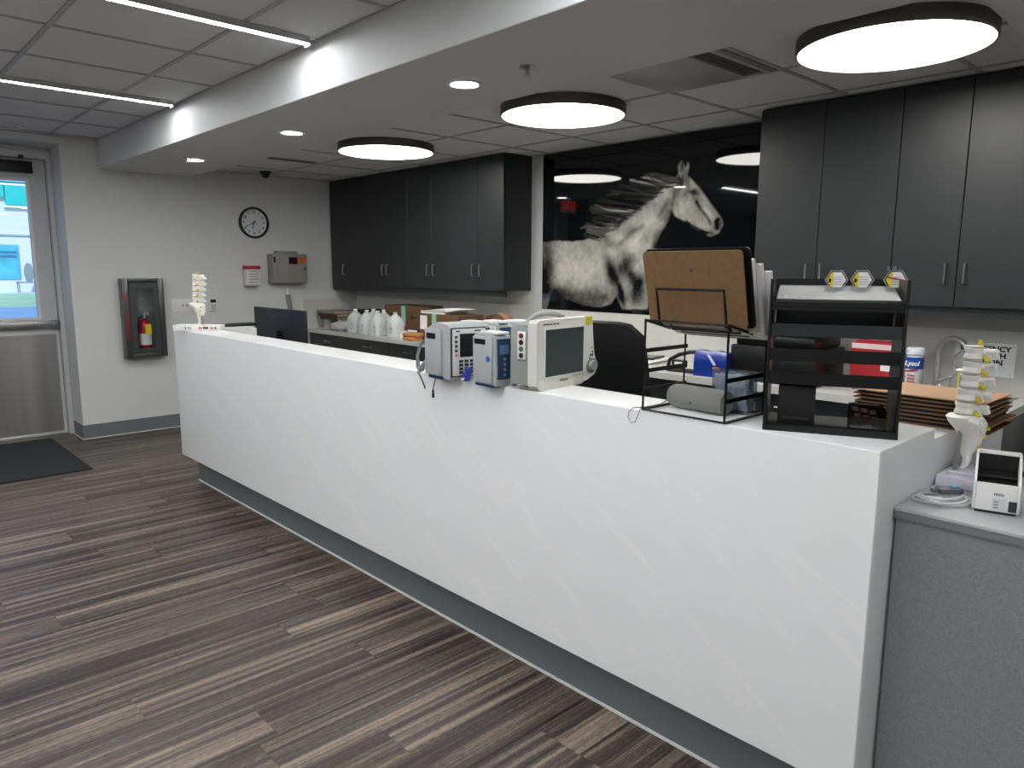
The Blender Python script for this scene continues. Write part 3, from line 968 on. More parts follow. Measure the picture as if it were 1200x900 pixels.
fe = on_left('fire_extinguisher', 'red fire extinguisher with yellow and white labels inside cabinet', 'extinguisher', 0.35, 0.69 + 0.041, 0.058)
ob('cylinder', mat('extinguisher_red', 'b5121c', 0.25), fe, L([(0.001, 0), (0.044, 0), (0.048, 0.006), (0.048, 0.235), (0.036, 0.275), (0.012, 0.295), (0.012, 0.31), (0.001, 0.31)], 24))
ob('label_band', mat('label_white', 'f2f0ec', 0.5), fe, L([(0.0482, 0.07), (0.0488, 0.07), (0.0488, 0.17), (0.0482, 0.17)], 24, loop=True))
ob('label_band', mat('label_yellow', 'e5c414', 0.5), fe, B(-0.014, 0.038, -0.055, -0.049, 0.165, 0.255), label='yellow inspection tag')
ob('valve', M_chrome, fe, C((0, 0, 0.31), (0, 0, 0.335), 0.013), B(-0.012, 0.045, -0.008, 0.008, 0.335, 0.347), B(-0.008, 0.05, -0.008, 0.008, 0.352, 0.362))
ob('hose', M_black, fe, T([(-0.01, -0.01, 0.325), (-0.05, -0.012, 0.31), (-0.056, -0.01, 0.25), (-0.055, -0.008, 0.17)], 0.006, 8))

sp = on_left('switch_plate', 'wide white switch plate with two toggles on side wall', 'switch', 0.694, 1.137)
ob('plate', M_white, sp, B(-0.088, 0.088, -0.007, 0, -0.062, 0.062), bev=0.003)
for x in (-0.056, 0.012, 0.052):
    ob('toggle', mat('toggle', 'b9babb', 0.5) if x > 0 else M_white, sp, B(x - 0.008, x + 0.008, -0.016, -0.006, -0.014, 0.014), bev=0.002)
th = on_left('wall_keypad', 'small white keypad with dark display behind the far spine model', 'thermostat', 0.985, 1.137)
ob('case', M_white, th, B(-0.035, 0.035, -0.022, 0, -0.06, 0.06), bev=0.004)
ob('display', M_black, th, B(-0.026, 0.026, -0.0235, -0.021, 0.02, 0.052))
for r_ in range(3):
    for c_ in range(3):
        ob('key', mat('key_grey', '9c9ea0', 0.5), th, B(-0.022 + c_ * 0.016, -0.012 + c_ * 0.016, -0.0245, -0.021, -0.008 - r_ * 0.016, 0.001 - r_ * 0.016))

wp = on_left('wipes_container', 'small white printed container with red lid hung on wall', 'container', 1.365, 1.40)
ob('tub', mat('tub_white', 'd6d6d4', 0.4), wp, B(-0.068, 0.068, -0.10, -0.001, -0.09, 0.075), bev=0.015, seg=3)
ob('lid', mat('lid_red', 'a01a2c', 0.4), wp, B(-0.072, 0.072, -0.105, -0.001, 0.0755, 0.108), bev=0.008)
M_prt = mat('print_grey', '8d8f92', 0.6)
for k in range(5):
    ob('print_line', M_prt, wp, B(-0.05, 0.035 + 0.01 * (k % 2), -0.1012, -0.0995, 0.05 - k * 0.026, 0.058 - k * 0.026))
gb = on_left('lock_box', 'grey metal lock box with orange sticker on side wall', 'box', 1.735, 1.48)
M_gbox = mat('box_grey', '8d8d89', 0.5)
ob('case', M_gbox, gb, B(-0.185, 0.185, -0.13, -0.001, -0.145, 0.145), bev=0.008)
ob('door_panel', M_gbox, gb, B(-0.14, 0.18, -0.138, -0.1305, -0.135, 0.135), bev=0.004)
ob('window', mat('dark_red_window', '35141a', 0.2), gb, B(-0.02, 0.075, -0.1395, -0.1385, 0.045, 0.115))
ob('sticker', mat('orange_sticker', 'd2622a', 0.5), gb, B(0.09, 0.165, -0.1395, -0.1385, 0.05, 0.115))
ob('lock', M_black, gb, C((0.15, -0.138, 0.0), (0.15, -0.146, 0.0), 0.01, 14))
ob('top_bracket', M_gbox, gb, B(-0.12, 0.11, -0.08, -0.02, 0.1455, 0.175), bev=0.004)
ob('vent', M_black, gb, B(-0.176, -0.155, -0.1312, -0.1295, 0.06, 0.115))
pl = on_left('wall_pole', 'slim grey pole with white cap leaning behind the computer monitor', 'pole', 1.79, 0.75, 0.03)
ob('pole', mat('pole_grey', '85888a', 0.4), pl, C((0.02, 0, 0.0), (-0.045, 0.0, 0.47), 0.022, 14))
ob('cap', M_white, pl, C((-0.045, 0, 0.47), (-0.052, 0, 0.53), 0.02, 14, 0.014))

# ------------------------------------------------------------------ eyewash sign on the backsplash
sg = thing('eyewash_sign', 'white eyewash station sign with green arrow above the sink', 'sign', (6.04, YB - 0.0215, 1.04))
ob('plate', mat('sign_white', 'dedfdd', 0.4), sg, B(-0.135, 0.135, -0.004, -0.0005, -0.085, 0.085), bev=0.0015, seg=1)
M_green = mat('sign_green', '0d4a2e', 0.5)
for s, z in (('EMERGENCY', 0.056), ('EYE WASH', 0.022), ('STATION', -0.012)):
    text(s, 0.036, M_black, sg, (0, -0.0045, z), bold=0.0014, sx=1.08)
ob('arrow', M_green, sg, PR([(-0.045, -0.05), (-0.01, -0.032), (-0.01, -0.043), (0.03, -0.043), (0.03, -0.057), (-0.01, -0.057), (-0.01, -0.068)], 'y', -0.0048, -0.004))
for x in (-0.12, 0.12):
    for z in (-0.07, 0.07):
        ob('screw', M_steel, sg, C((x, -0.004, z), (x, -0.0055, z), 0.003, 8))

# exit sign hung over the entrance, left of the frame (its reflection shows in the picture)
ex = thing('exit_sign', 'red lit exit sign hanging over the entrance, seen as a reflection', 'sign', (-0.06, -0.93, 2.36), PI / 2)
ob('case', M_white, ex, B(-0.15, 0.15, -0.02, 0.02, -0.095, 0.095), bev=0.006)
ob('stem', M_white, ex, C((0, 0, 0.095), (0, 0, 0.128), 0.012, 10))
text('EXIT', 0.16, mat('exit_red', 'c01020', 0.5, emit='ff1522', es=1.1), ex, (0, -0.0215, 0), bold=0.004)
# ------------------------------------------------------------------ things on the reception ledge
def rot2(deg, x, y):
    a = math.radians(deg)
    return (x * math.cos(a) - y * math.sin(a), x * math.sin(a) + y * math.cos(a))


M_bone = mat('bone_white', 'f4f3ef', 0.4)
M_disc2 = mat('spine_disc', 'b9b6ae', 0.5)
M_nerve = mat('nerve_yellow', 'd8c21e', 0.45)
M_sacrum = M_bone


def spine(loc, rz, label, base, n=5, rod_x=-0.03):
    """lumbar spine model: bodies to local -x, processes to local +x"""
    t = thing('spine_model', label, 'anatomical model', loc, rz, group='spine models')
    base(t)
    z0 = 0.165
    ob('rod', M_steel, t, C((rod_x, -0.012, 0.03), (rod_x * 0.6, -0.004, z0 + 0.03), 0.006, 12))
    # sacrum and coccyx: broad wedge, tapering down and curving
    prof = [(0.004, -0.030, 0.012, 0.012), (0.010, -0.012, 0.020, 0.020), (0.014, 0.010, 0.030, 0.026), (0.010, 0.035, 0.044, 0.034), (0.000, 0.060, 0.054, 0.046), (-0.010, 0.076, 0.052, 0.044), (-0.010, 0.082, 0.030, 0.026)]
    def sac(bm):
        rings = []
        for x, z, hy, hx in prof:
            ring = []
            for k in range(14):
                a = 2 * PI * k / 14
                bump = 1 + 0.10 * math.cos(4 * a)
                ring.append(bm.verts.new((x + hx * math.cos(a) * bump, hy * math.sin(a) * bump, z0 - 0.06 + z)))
            rings.append(ring)
        for A, D in zip(rings, rings[1:]):
            for k in range(14):
                bm.faces.new((A[k], A[(k + 1) % 14], D[(k + 1) % 14], D[k]))
        bm.faces.new(rings[0][::-1])
        bm.faces.new(rings[-1])
    ob('sacrum', M_sacrum, t, sac)
    for s_ in (-1, 1):
        for k in range(3):
            ob('foramen', mat('bone_shadow', 'a39d8f', 0.7), t, S((0.030 - 0.010 * k, s_ * (0.024 - 0.004 * k) - 0.002, z0 - 0.008 - 0.022 * k), 0.006, 8))
    ob('crest', M_bone, t, T([(0.034, 0, z0 + 0.008), (0.040, 0, z0 - 0.008), (0.038, 0, z0 - 0.03), (0.034, 0, z0 - 0.05), (0.026, 0, z0 - 0.07)], [0.009, 0.008, 0.009, 0.007, 0.006], 8), T([(-0.03, -0.045, z0 + 0.014), (-0.012, -0.054, z0 + 0.006), (0.008, -0.05, z0 - 0.008), (0.014, -0.04, z0 - 0.026)], [0.009, 0.010, 0.009, 0.006], 8))
    ob('coccyx', M_bone, t, T([(0.004, 0, z0 - 0.082), (0.008, 0, z0 - 0.10), (0.004, 0, z0 - 0.116), (-0.006, 0, z0 - 0.128)], [0.013, 0.011, 0.009, 0.004], 8))
    for k in range(3):
        ob('nerve', M_nerve, t, S((0.020 + 0.006 * k, -0.026 - 0.006 * k, z0 - 0.062 + 0.026 * k), 0.0055, 8))
    z = z0 + 0.018
    for i in range(n):
        x = -0.014 + 0.004 * math.sin(i * 0.9) + 0.004 * max(0, i - 1)
        h = 0.030
        ob('disc', M_disc2, t, L([(0.018, 0), (0.021, 0.003), (0.018, 0.007)], 16, (x, 0, z), sy=1.25))
        z += 0.007
        v = ob('vertebra', M_bone, t,
               L([(0.0205, 0), (0.0215, 0.003), (0.0175, h * 0.5), (0.0215, h - 0.003), (0.0205, h)], 18, (x, 0, z), sy=1.25),
               T([(x + 0.012, 0.013, z + h * 0.6), (x + 0.030, 0.014, z + h * 0.62), (x + 0.038, 0.006, z + h * 0.45)], [0.009, 0.010, 0.008], 8),
               T([(x + 0.012, -0.013, z + h * 0.6), (x + 0.030, -0.014, z + h * 0.62), (x + 0.038, -0.006, z + h * 0.45)], [0.009, 0.010, 0.008], 8),
               T([(x + 0.032, 0, z + h * 0.5), (x + 0.048, 0, z + h * 0.35), (x + 0.062, 0, z + h * 0.1), (x + 0.064, 0, z - 0.002)], [0.010, 0.011, 0.010, 0.008], 8),
               T([(x + 0.026, 0.012, z + h * 0.6), (x + 0.032, 0.030, z + h * 0.7), (x + 0.034, 0.045, z + h * 0.78)], [0.008, 0.007, 0.006], 8),
               T([(x + 0.026, -0.012, z + h * 0.6), (x + 0.032, -0.030, z + h * 0.7), (x + 0.034, -0.045, z + h * 0.78)], [0.008, 0.007, 0.006], 8),
               T([(x + 0.030, 0.013, z + h * 0.5), (x + 0.036, 0.014, z - 0.004)], [0.010, 0.008], 8),
               T([(x + 0.030, -0.013, z + h * 0.5), (x + 0.036, -0.014, z - 0.004)], [0.010, 0.008], 8))
        for s in (-1, 1):
            ob('nerve', M_nerve, t, T([(x + 0.016, s * 0.010, z + 0.004), (x + 0.020, s * 0.022, z + 0.001), (x + 0.024, s * 0.030, z - 0.006)], [0.007, 0.006, 0.004], 8))
        z += h
    ob('disc', M_disc2, t, L([(0.018, 0), (0.020, 0.002), (0.016, 0.005)], 16, (x, 0, z), sy=1.25))
    ob('nerve', M_nerve, t, T([(x + 0.018, 0, z - 0.01), (x + 0.018, 0, z + 0.006), (x + 0.016, 0, z + 0.018)], [0.007, 0.007, 0.005], 8))
    return t


def base_left(t):
    ob('base', mat('base_white', 'f0f0ee', 0.35), t, B(-0.15, 0.15, -0.06, 0.06, 0.0, 0.038), bev=0.003)
    for k, (a, b_, c) in enumerate([(-0.07, -0.062, '8fa0b8'), (-0.05, -0.025, 'b9c0c8'), (0.02, 0.045, 'd99a7a'), (0.05, 0.085, '55585f'), (0.095, 0.12, 'd39b86'), (0.125, 0.14, '6f8f80')]):
        ob('print', mat('base_print_%d' % k, c, 0.5), t, B(a, b_, -0.0608, -0.0598, 0.010 + 0.003 * (k % 2), 0.028))


q = onz(238, 387, HC)
spine((2.09, 0.085, HC), YAW, 'small white spine model on printed base at far end of counter', base_left, rod_x=0.03)


def base_right(t):
    ob('base', mat('base_lilac', 'e6e4f2', 0.25), t, B(-0.038, 0.115, -0.095, 0.085, 0.0003, 0.03), B(-0.024, 0.06, -0.05, 0.05, 0.03, 0.036), bev=0.004, rot=(0, 0, -YAW))


# infusion pumps -----------------------------------------------------------------
M_pump = mat('pump_grey', 'b4b8b8', 0.45)
M_pumpl = mat('pump_light', 'd3d5d3', 0.4)
M_navy = mat('pump_navy', '1f3a5a', 0.35)
M_scr = mat('screen_dark', '14181b', 0.12)
M_btn = mat('button_dark', '2a2e33', 0.5)
# controller: front faces local +x, side faces local -y
pc = thing('infusion_controller', 'grey infusion pump controller with screen and keypad, leftmost device', 'pump', (4.815, -0.048, HC), math.radians(-6))
ob('body', M_pump, pc, PR([(0, 0.004), (0.155, 0.004), (0.155, 0.195), (0.142, 0.208), (0.06, 0.212), (0.02, 0.197), (0, 0.187)], 'y', 0.0, 0.165), bev=0.004)
ob('side_cover', M_pump, pc, B(-0.006, 0.105, -0.012, -0.0005, 0.012, 0.188), bev=0.004)
ob('display', M_black, pc, B(0.012, 0.075, -0.014, -0.0125, 0.150, 0.172))
ob('base_strip', M_navy, pc, B(0.02, 0.11, -0.010, 0.02, -0.0005, 0.010))
for k in range(8):
    ob('vent', M_btn, pc, B(-0.0075, -0.0065, -0.009, -0.003, 0.06 + k * 0.013, 0.066 + k * 0.013))
# front face slants: a thin panel following it
fp = ob('front_panel', M_pumpl, pc, B(0.0, 0.006, 0.008, 0.157, 0.015, 0.19), bev=0.003, loc=(0.158, 0, 0.002))
ob('trim', M_btn, pc, B(0.155, 0.1615, 0.004, 0.161, 0.012, 0.197), bev=0.003)
ob('screen', M_scr, fp, B(0.0062, 0.0075, 0.040, 0.118, 0.085, 0.172))
for k in range(5):
    for yy in (0.018, 0.134):
        ob('key', M_btn if k else mat('key_orange', 'c98b4a', 0.5), fp, B(0.0062, 0.009, yy, yy + 0.010, 0.088 + k * 0.017, 0.097 + k * 0.017))
for r_ in range(4):
    for c_ in range(4):
        ob('key', M_btn, fp, B(0.0062, 0.009, 0.036 + c_ * 0.024, 0.052 + c_ * 0.024, 0.022 + r_ * 0.014, 0.032 + r_ * 0.014))
for yy, w in ((0.022, 0.02), (0.105, 0.03)):
    ob('print', M_btn, fp, B(0.0062, 0.0066, yy, yy + w, 0.179, 0.184))
cbt = thing('power_cable', 'coiled grey cable hanging at the left end of the pumps', 'cable', (4.80, -0.04, HC))
M_cab = mat('cable_grey', '8f9294', 0.45)
ob('coil', M_cab, cbt, *[T([(-0.02 - 0.003 * k, 0.02 + 0.006 * k, 0.15 - 0.01 * k), (-0.05 - 0.004 * k, 0.0 + 0.006 * k, 0.12), (-0.065 + 0.003 * k, -0.005, 0.07), (-0.055, -0.012 + 0.004 * k, 0.03), (-0.03, -0.018, 0.012 + 0.005 * k), (-0.012, -0.012, 0.02 + 0.01 * k), (-0.012, 0.0, 0.06), (-0.014 - 0.003 * k, 0.02 + 0.006 * k, 0.15 - 0.01 * k)], 0.0035, 6) for k in range(4)])
ob('tail', M_btn, cbt, T([(-0.04, -0.02, 0.012), (-0.02, -0.025, 0.004), (0.0, -0.03, -0.012), (0.02, -0.034, -0.03), (0.028, -0.034, -0.045)], 0.003, 6), T([(0.075, -0.02, -0.001), (0.072, -0.025, -0.025), (0.07, -0.028, -0.045)], 0.0018, 6))
ob('plug', M_black, cbt, C((0.07, -0.028, -0.045), (0.072, -0.029, -0.075), 0.004, 10, 0.006))


def module(loc, rz, label, group, dot=False):
    t = thing('pump_module', label, 'pump', loc, rz, group)
    ob('body', M_pump, t, PR([(0, 0.004), (0.118, 0.004), (0.125, 0.06), (0.118, 0.19), (0.10, 0.2), (0.0, 0.195)], 'y', 0.0, 0.075), bev=0.004)
    ob('side_cover', M_pumpl if not dot else M_pump, t, B(-0.003, 0.108, -0.008, -0.0005, 0.012, 0.188), bev=0.003)
    ob('display', M_black, t, B(0.008, 0.072, -0.0095, -0.0082, 0.158, 0.178))
    ob('base_strip', M_navy, t, B(0.01, 0.118, -0.006, 0.02, -0.0005, 0.008))
    fr = ob('front_panel', M_navy, t, B(0.118, 0.128, 0.008, 0.07, 0.03, 0.182), bev=0.003)
    ob('window', mat('module_window', '5d7fa3', 0.3), fr, B(0.1275, 0.1295, 0.016, 0.06, 0.125, 0.160))
    for k in range(4):
        ob('key', mat('key_pale', '7f95ad', 0.5), fr, B(0.1275, 0.1295, 0.034, 0.046, 0.042 + k * 0.02, 0.052 + k * 0.02))
    ob('top_cap', M_white, t, B(0.02, 0.122, 0.008, 0.068, 0.198, 0.208), bev=0.003)
    if dot:
        t.scale = (1, 0.9, 0.94)
        ob('dot', mat('blue_dot', '1c5fc0', 0.4), t, L([(0.001, 0), (0.011, 0), (0.011, 0.0012), (0.001, 0.0012)], 20, (0.088, -0.0082, 0.105), ax=(0, -1, 0)))
        ob('pole_clamp', mat('clamp_grey', '74787b', 0.4), t, B(0.118, 0.132, 0.082, 0.10, 0.0, 0.165), L([(0.001, -0.01), (0.014, -0.01), (0.016, 0), (0.014, 0.01), (0.001, 0.01)], 14, (0.128, 0.09, 0.172), ax=(1, 0, 0)), bev=0.002)
    return t


GM = 'infusion pump modules on the ledge'
module((5.085, -0.040, HC), math.radians(-4), 'grey pump module with blue dot on its side', GM, True)
module((4.775, 0.122, HC), math.radians(2), 'pump module with navy front, first behind the blue dot module', GM)
module((4.815, 0.206, HC), math.radians(2), 'pump module with navy front, middle of the rear row', GM)
module((4.855, 0.290, HC), math.radians(2), 'pump module with navy front, farthest behind the patient monitor', GM)
cp = thing('blue_clip', 'small blue clamp lying between the two front pumps', 'clip', (5.012, -0.022, HC))
cp.scale = (0.8, 0.8, 0.85)
M_clip = mat('clip_blue', '2d3f9e', 0.4)
ob('body', M_clip, cp, B(-0.016, 0.016, -0.012, 0.018, 0.0005, 0.035), B(-0.008, 0.02, -0.004, 0.026, 0.03, 0.058), bev=0.006)
ob('screw', M_white, cp, C((0.0, -0.01, 0.012), (0.0, -0.028, 0.010), 0.005, 10))

# patient monitor -----------------------------------------------------------------
pmn = thing('patient_monitor', 'white patient monitor with dark screen and yellow tag', 'monitor', (5.372, -0.012, HC), math.radians(7))
pmn.scale = (0.85, 1.17, 0.90)
M_mon = mat('monitor_white', 'dcdcd6', 0.35)
M_mong = mat('monitor_grey', '90948f', 0.5)
outl = [(0.0, 0.022), (0.014, 0.010), (0.255, 0.010), (0.30, 0.03), (0.315, 0.05), (0.318, 0.07), (0.305, 0.095), (0.297, 0.12), (0.288, 0.20), (0.284, 0.262), (0.276, 0.27), (0.012, 0.27), (0.0, 0.258)]
ob('front_case', M_mon, pmn, PR(outl, 'x', -0.045, 0.0), bev=0.006)
ob('rear_case', M_mong, pmn, PR([(0.01, 0.02), (0.25, 0.02), (0.25, 0.25), (0.02, 0.25), (0.01, 0.23)], 'x', -0.145, -0.046), bev=0.008)
ob('foot', M_mon, pmn, PR([(0.03, 0.0), (0.23, 0.0), (0.25, 0.0095), (0.01, 0.0095)], 'x', -0.12, -0.002))
sc = ob('screen', mat('lcd_grey', '353d3f', 0.18), pmn, B(0.001, 0.0035, 0.038, 0.232, 0.052, 0.232))
ob('bezel', M_mon, pmn, B(-0.001, 0.005, 0.033, 0.0375, 0.047, 0.237), B(-0.001, 0.005, 0.2325, 0.237, 0.047, 0.237), B(-0.001, 0.005, 0.0375, 0.2325, 0.047, 0.0515), B(-0.001, 0.005, 0.0375, 0.2325, 0.2325, 0.237))
text('PHILIPS', 0.013, mat('logo_grey', '55595c', 0.5), pmn, (0.0008, 0.135, 0.030), (PI / 2, 0, PI / 2), bold=0.0003)
ob('handle', mat('handle_grey', 'a6aaaa', 0.45), pmn, T([(-0.075, 0.02, 0.245), (-0.075, 0.03, 0.266), (-0.075, 0.06, 0.283), (-0.075, 0.11, 0.289), (-0.075, 0.16, 0.284), (-0.075, 0.20, 0.270), (-0.075, 0.21, 0.245)], 0.010, 10))
ob('knob', M_mong, pmn, L([(0.001, 0), (0.022, 0), (0.024, 0.004), (0.018, 0.014), (0.001, 0.014)], 24, (0.0005, 0.284, 0.068), ax=(1, 0, 0)), L([(0.024, 0), (0.030, 0), (0.030, 0.005), (0.024, 0.003)], 24, (0.0, 0.284, 0.068), ax=(1, 0, 0), loop=True))
ob('tag', mat('tag_yellow', 'c9c21d', 0.5), pmn, B(-0.01, 0.0015, 0.246, 0.278, 0.238, 0.2715), label='yellow sticker on the corner')
for yy, zz, c in ((0.283, 0.142, 'c6c030'), (0.285, 0.125, '55585a'), (0.276, 0.112, '3a3d60'), (0.287, 0.112, '26292b'), (0.272, 0.100, '777a7a')):
    ob('button', mat('mb_' + c, c, 0.5), pmn, L([(0.001, 0), (0.0045, 0), (0.0045, 0.002), (0.001, 0.002)], 12, (0.0005, yy, zz), ax=(1, 0, 0)))
ob('power_button', M_white, pmn, L([(0.001, 0), (0.011, 0), (0.011, 0.002), (0.001, 0.002)], 20, (0.0005, 0.025, 0.030), ax=(1, 0, 0)))
cpn = ob('connector_panel', M_white, pmn, B(-0.105, -0.062, 0.004, 0.0095, 0.118, 0.225), bev=0.002)
for k, c in enumerate(('2a2c2c', '3e7a56', '17191a', '7a2228')):
    ob('port', mat('port_' + c, c, 0.4), cpn, L([(0.001, 0), (0.010, 0), (0.010, 0.003), (0.001, 0.003)], 14, (-0.083, 0.004, 0.134 + 0.025 * k), ax=(0, -1, 0)))
for k in range(5):
    ob('print', M_btn, pmn, B(0.0005, 0.001, 0.03 + k * 0.016, 0.042 + k * 0.016, 0.250, 0.2545))

# letter rack ---------------------------------------------------------------------
lr = thing('wire_rack', 'black wire desk rack holding clipboards and folders', 'rack', (5.94, 0.0, HC))
w0, w1, rd, rh = -0.135, 0.135, 0.208, 0.268
R3 = 0.0042
ob('front_frame', M_blackm, lr, T([(w0, 0, 0.0045), (w1, 0, 0.0045), (w1, 0, rh), (w0, 0, rh)], R3, 8, True))
ob('back_frame', M_blackm, lr, T([(w0, rd, 0.0045), (w1, rd, 0.0045), (w1, rd, rh - 0.05), (w0, rd, rh - 0.05)], R3, 8, True))
for s_ in (w0, w1):
    for z in (0.062, 0.118, 0.178):
        if s_ > 0 and z == 0.178:
            continue
        ob('side_rail', M_blackm, lr, B(s_ - 0.002, s_ + 0.002, 0.0, rd + 0.012, z - 0.006, z + 0.006))
    ob('base_rail', M_blackm, lr, T([(s_, 0, 0.0045), (s_, rd, 0.0045)], R3, 8))
    ob('top_rail', M_blackm, lr, T([(s_, 0, rh), (s_, rd, rh - 0.05)], R3, 8))
for k in range(4):
    yy = 0.03 + 0.045 * k
    ob('holder_wire', M_blackm, lr, T([(-0.10, yy, rh - 0.01), (-0.10, yy + 0.012, rh - 0.018 - 0.01 * k), (0.12, yy + 0.012, rh - 0.018 - 0.01 * k), (0.12, yy, rh - 0.01)], 0.003, 6))
ob('front_stop', M_blackm, lr, T([(-0.107, 0.03, rh - 0.01), (-0.107, 0.022, rh + 0.03), (-0.107, 0.008, rh + 0.09), (0.11, 0.008, rh + 0.09), (0.11, 0.022, rh + 0.03), (0.11, 0.03, rh - 0.01)], R3, 8))
lean = math.radians(14)
M_hard = mat('hardboard_brown', '7d5f3e', 0.6, var=0.10, vscale=60)
cbz = HC + rh - 0.012
kb = thing('clipboard', 'large brown hardboard clipboard standing in the wire rack', 'clipboard', (5.934, 0.068, cbz))
def rounded(w, h, r, n=4):
    out = []
    for cx, cz, a0 in ((w - r, r, -90), (w - r, h - r, 0), (-w + r, h - r, 90), (-w + r, r, 180)):
        for i in range(n + 1):
            a = math.radians(a0 + 90 * i / n)
            out.append((cx + r * math.cos(a), cz + r * math.sin(a)))
    return out
bd_ = ob('board', M_hard, kb, PR(rounded(0.160, 0.214, 0.012), 'y', -0.0018, 0.0018), rot=(lean, 0, 0))
ob('rivet', mat('rivet', '4c3824', 0.5), bd_, C((0.0, -0.0018, 0.16), (0.0, -0.003, 0.16), 0.005, 10))
kb2 = thing('clipboard', 'dark clipboard just behind the brown one in the rack', 'clipboard', (5.938, 0.088, cbz))
ob('board', M_black, kb2, PR(rounded(0.167, 0.222, 0.012), 'y', -0.002, 0.002), rot=(lean, 0, 0))
for i, (dx, dy, hh, c, lb) in enumerate([(0.006, 0.110, 0.208, 'c9c5b8', 'thick cream folder standing behind the clipboards'), (0.012, 0.136, 0.205, 'ecebe6', 'white folder standing in the rack behind the cream one'), (0.018, 0.162, 0.195, 'e4e6e8', 'white papers at the back of the wire rack')]):
    f_ = thing('folder', lb, 'folder', (5.945 + dx, dy, cbz - 0.012 - 0.01 * i), group='folders in the wire rack')
    ob('cover', mat('folder_%d' % i, c, 0.6), f_, B(-0.15, 0.15, -0.011, -0.0095, 0, hh), B(-0.15, 0.15, 0.0095, 0.011, 0, hh * 0.96), B(-0.1515, -0.15, -0.011, 0.011, 0, hh), rot=(lean, 0, 0))
    ob('sheets', mat('paper_white', 'eeeeea', 0.7), f_, B(-0.148, 0.148 + 0.006 * i, -0.009, 0.009, 0.002, hh * 0.975), rot=(lean, 0, 0))

# speaker inside the rack
bs = thing('cylinder_speaker', 'grey fabric cylinder speaker lying inside the wire rack', 'speaker', (5.915, 0.12, HC + 0.0365), math.radians(-4))
M_fab = mat('speaker_fabric', '7d7e79', 0.85, bump=0.4, bscale=900)
ob('shell', M_fab, bs, L([(0.016, -0.098), (0.028, -0.095), (0.034, -0.082), (0.036, -0.06), (0.036, 0.085), (0.033, 0.10), (0.02, 0.103)], 28, ax=(1, 0, 0)))
ob('end_cap', mat('speaker_cap', '57595a', 0.5), bs, L([(0.001, -0.101), (0.015, -0.1), (0.015, -0.097), (0.001, -0.097)], 20, ax=(1, 0, 0)))
ob('button', M_black, bs, C((0.0, -0.0355, -0.009), (0.0, -0.0375, -0.0095), 0.003, 8))
pts = [(-0.098, -0.01, -0.012)] + [(-0.135 + 0.028 * math.cos(a), -0.10 - 0.035 * math.cos(a) * 0.4 - 0.028, -0.036 + 0.028 * math.sin(a)) for a in np.linspace(0.9, 6.6, 16)]
pts = [(-0.098, -0.01, -0.012), (-0.105, -0.04, -0.026), (-0.11, -0.09, -0.030), (-0.112, -0.124, -0.031), (-0.112, -0.136, -0.05), (-0.12, -0.138, -0.072), (-0.135, -0.138, -0.078), (-0.148, -0.138, -0.064), (-0.146, -0.138, -0.046), (-0.134, -0.132, -0.032), (-0.118, -0.11, -0.0305), (-0.104, -0.05, -0.028), (-0.099, -0.012, -0.016)]
ob('lanyard', mat('lanyard_grey', '7b7b77', 0.7), bs, T(pts, 0.0014, 6))

# plastic box of crumpled paper behind the speaker
pbx = thing('plastic_box', 'clear plastic box with crinkled paper behind the cylinder speaker', 'box', (5.995, 0.182, HC))
pbx.scale = (0.85, 0.40, 1.3)
ob('tub', glass('clear_plastic', 'e8ecf0', 0.1, 0.15), pbx, B(-0.07, -0.068, -0.06, 0.06, 0, 0.095), B(0.068, 0.07, -0.06, 0.06, 0, 0.095), B(-0.07, 0.07, -0.06, -0.058, 0, 0.095), B(-0.07, 0.07, 0.058, 0.06, 0, 0.095), B(-0.07, 0.07, -0.06, 0.06, 0, 0.002))
def crumple(bm):
    r = bmesh.ops.create_cube(bm, size=1)
    bmesh.ops.subdivide_edges(bm, edges=bm.edges[:], cuts=5, use_grid_fill=True)
    for v in bm.verts:
        n_ = 1 - 0.16 * random.random()
        v.co = Vector((v.co.x * 0.128 * n_, v.co.y * 0.108 * n_, 0.045 + v.co.z * 0.082 * n_))
ob('paper', mat('crinkled_paper', 'c9ccd4', 0.6, var=0.25, vscale=60), pbx, crumple, smooth=False)

# black mesh organizer ---------------------------------------------------------------
ORZ = 25.0
OR = thing('desk_organizer', 'tall black mesh desk organizer with stacked letter trays', 'organizer', (6.176, 0.026, HC), math.radians(ORZ))
ow, od, oh = 0.308, 0.225, 0.390


def mesh_mat(name, c, hole=0.45):
    if name in MATS:
        return MATS[name]
    mt = mat(name, c, 0.45)
    nt = mt.node_tree
    N = nt.nodes.new
    tc = nt.nodes['Texture Coordinate']
    vor = N('ShaderNodeTexVoronoi')
    vor.inputs['Scale'].default_value = 420
    vor.inputs['Randomness'].default_value = 0.0
    nt.links.new(tc.outputs['Object'], vor.inputs['Vector'])
    mm = N('ShaderNodeMath')
    mm.operation = 'GREATER_THAN'
    mm.inputs[1].default_value = hole
    nt.links.new(vor.outputs['Distance'], mm.inputs[0])
    nt.links.new(mm.outputs[0], nt.nodes['Principled BSDF'].inputs['Alpha'])
    return mt


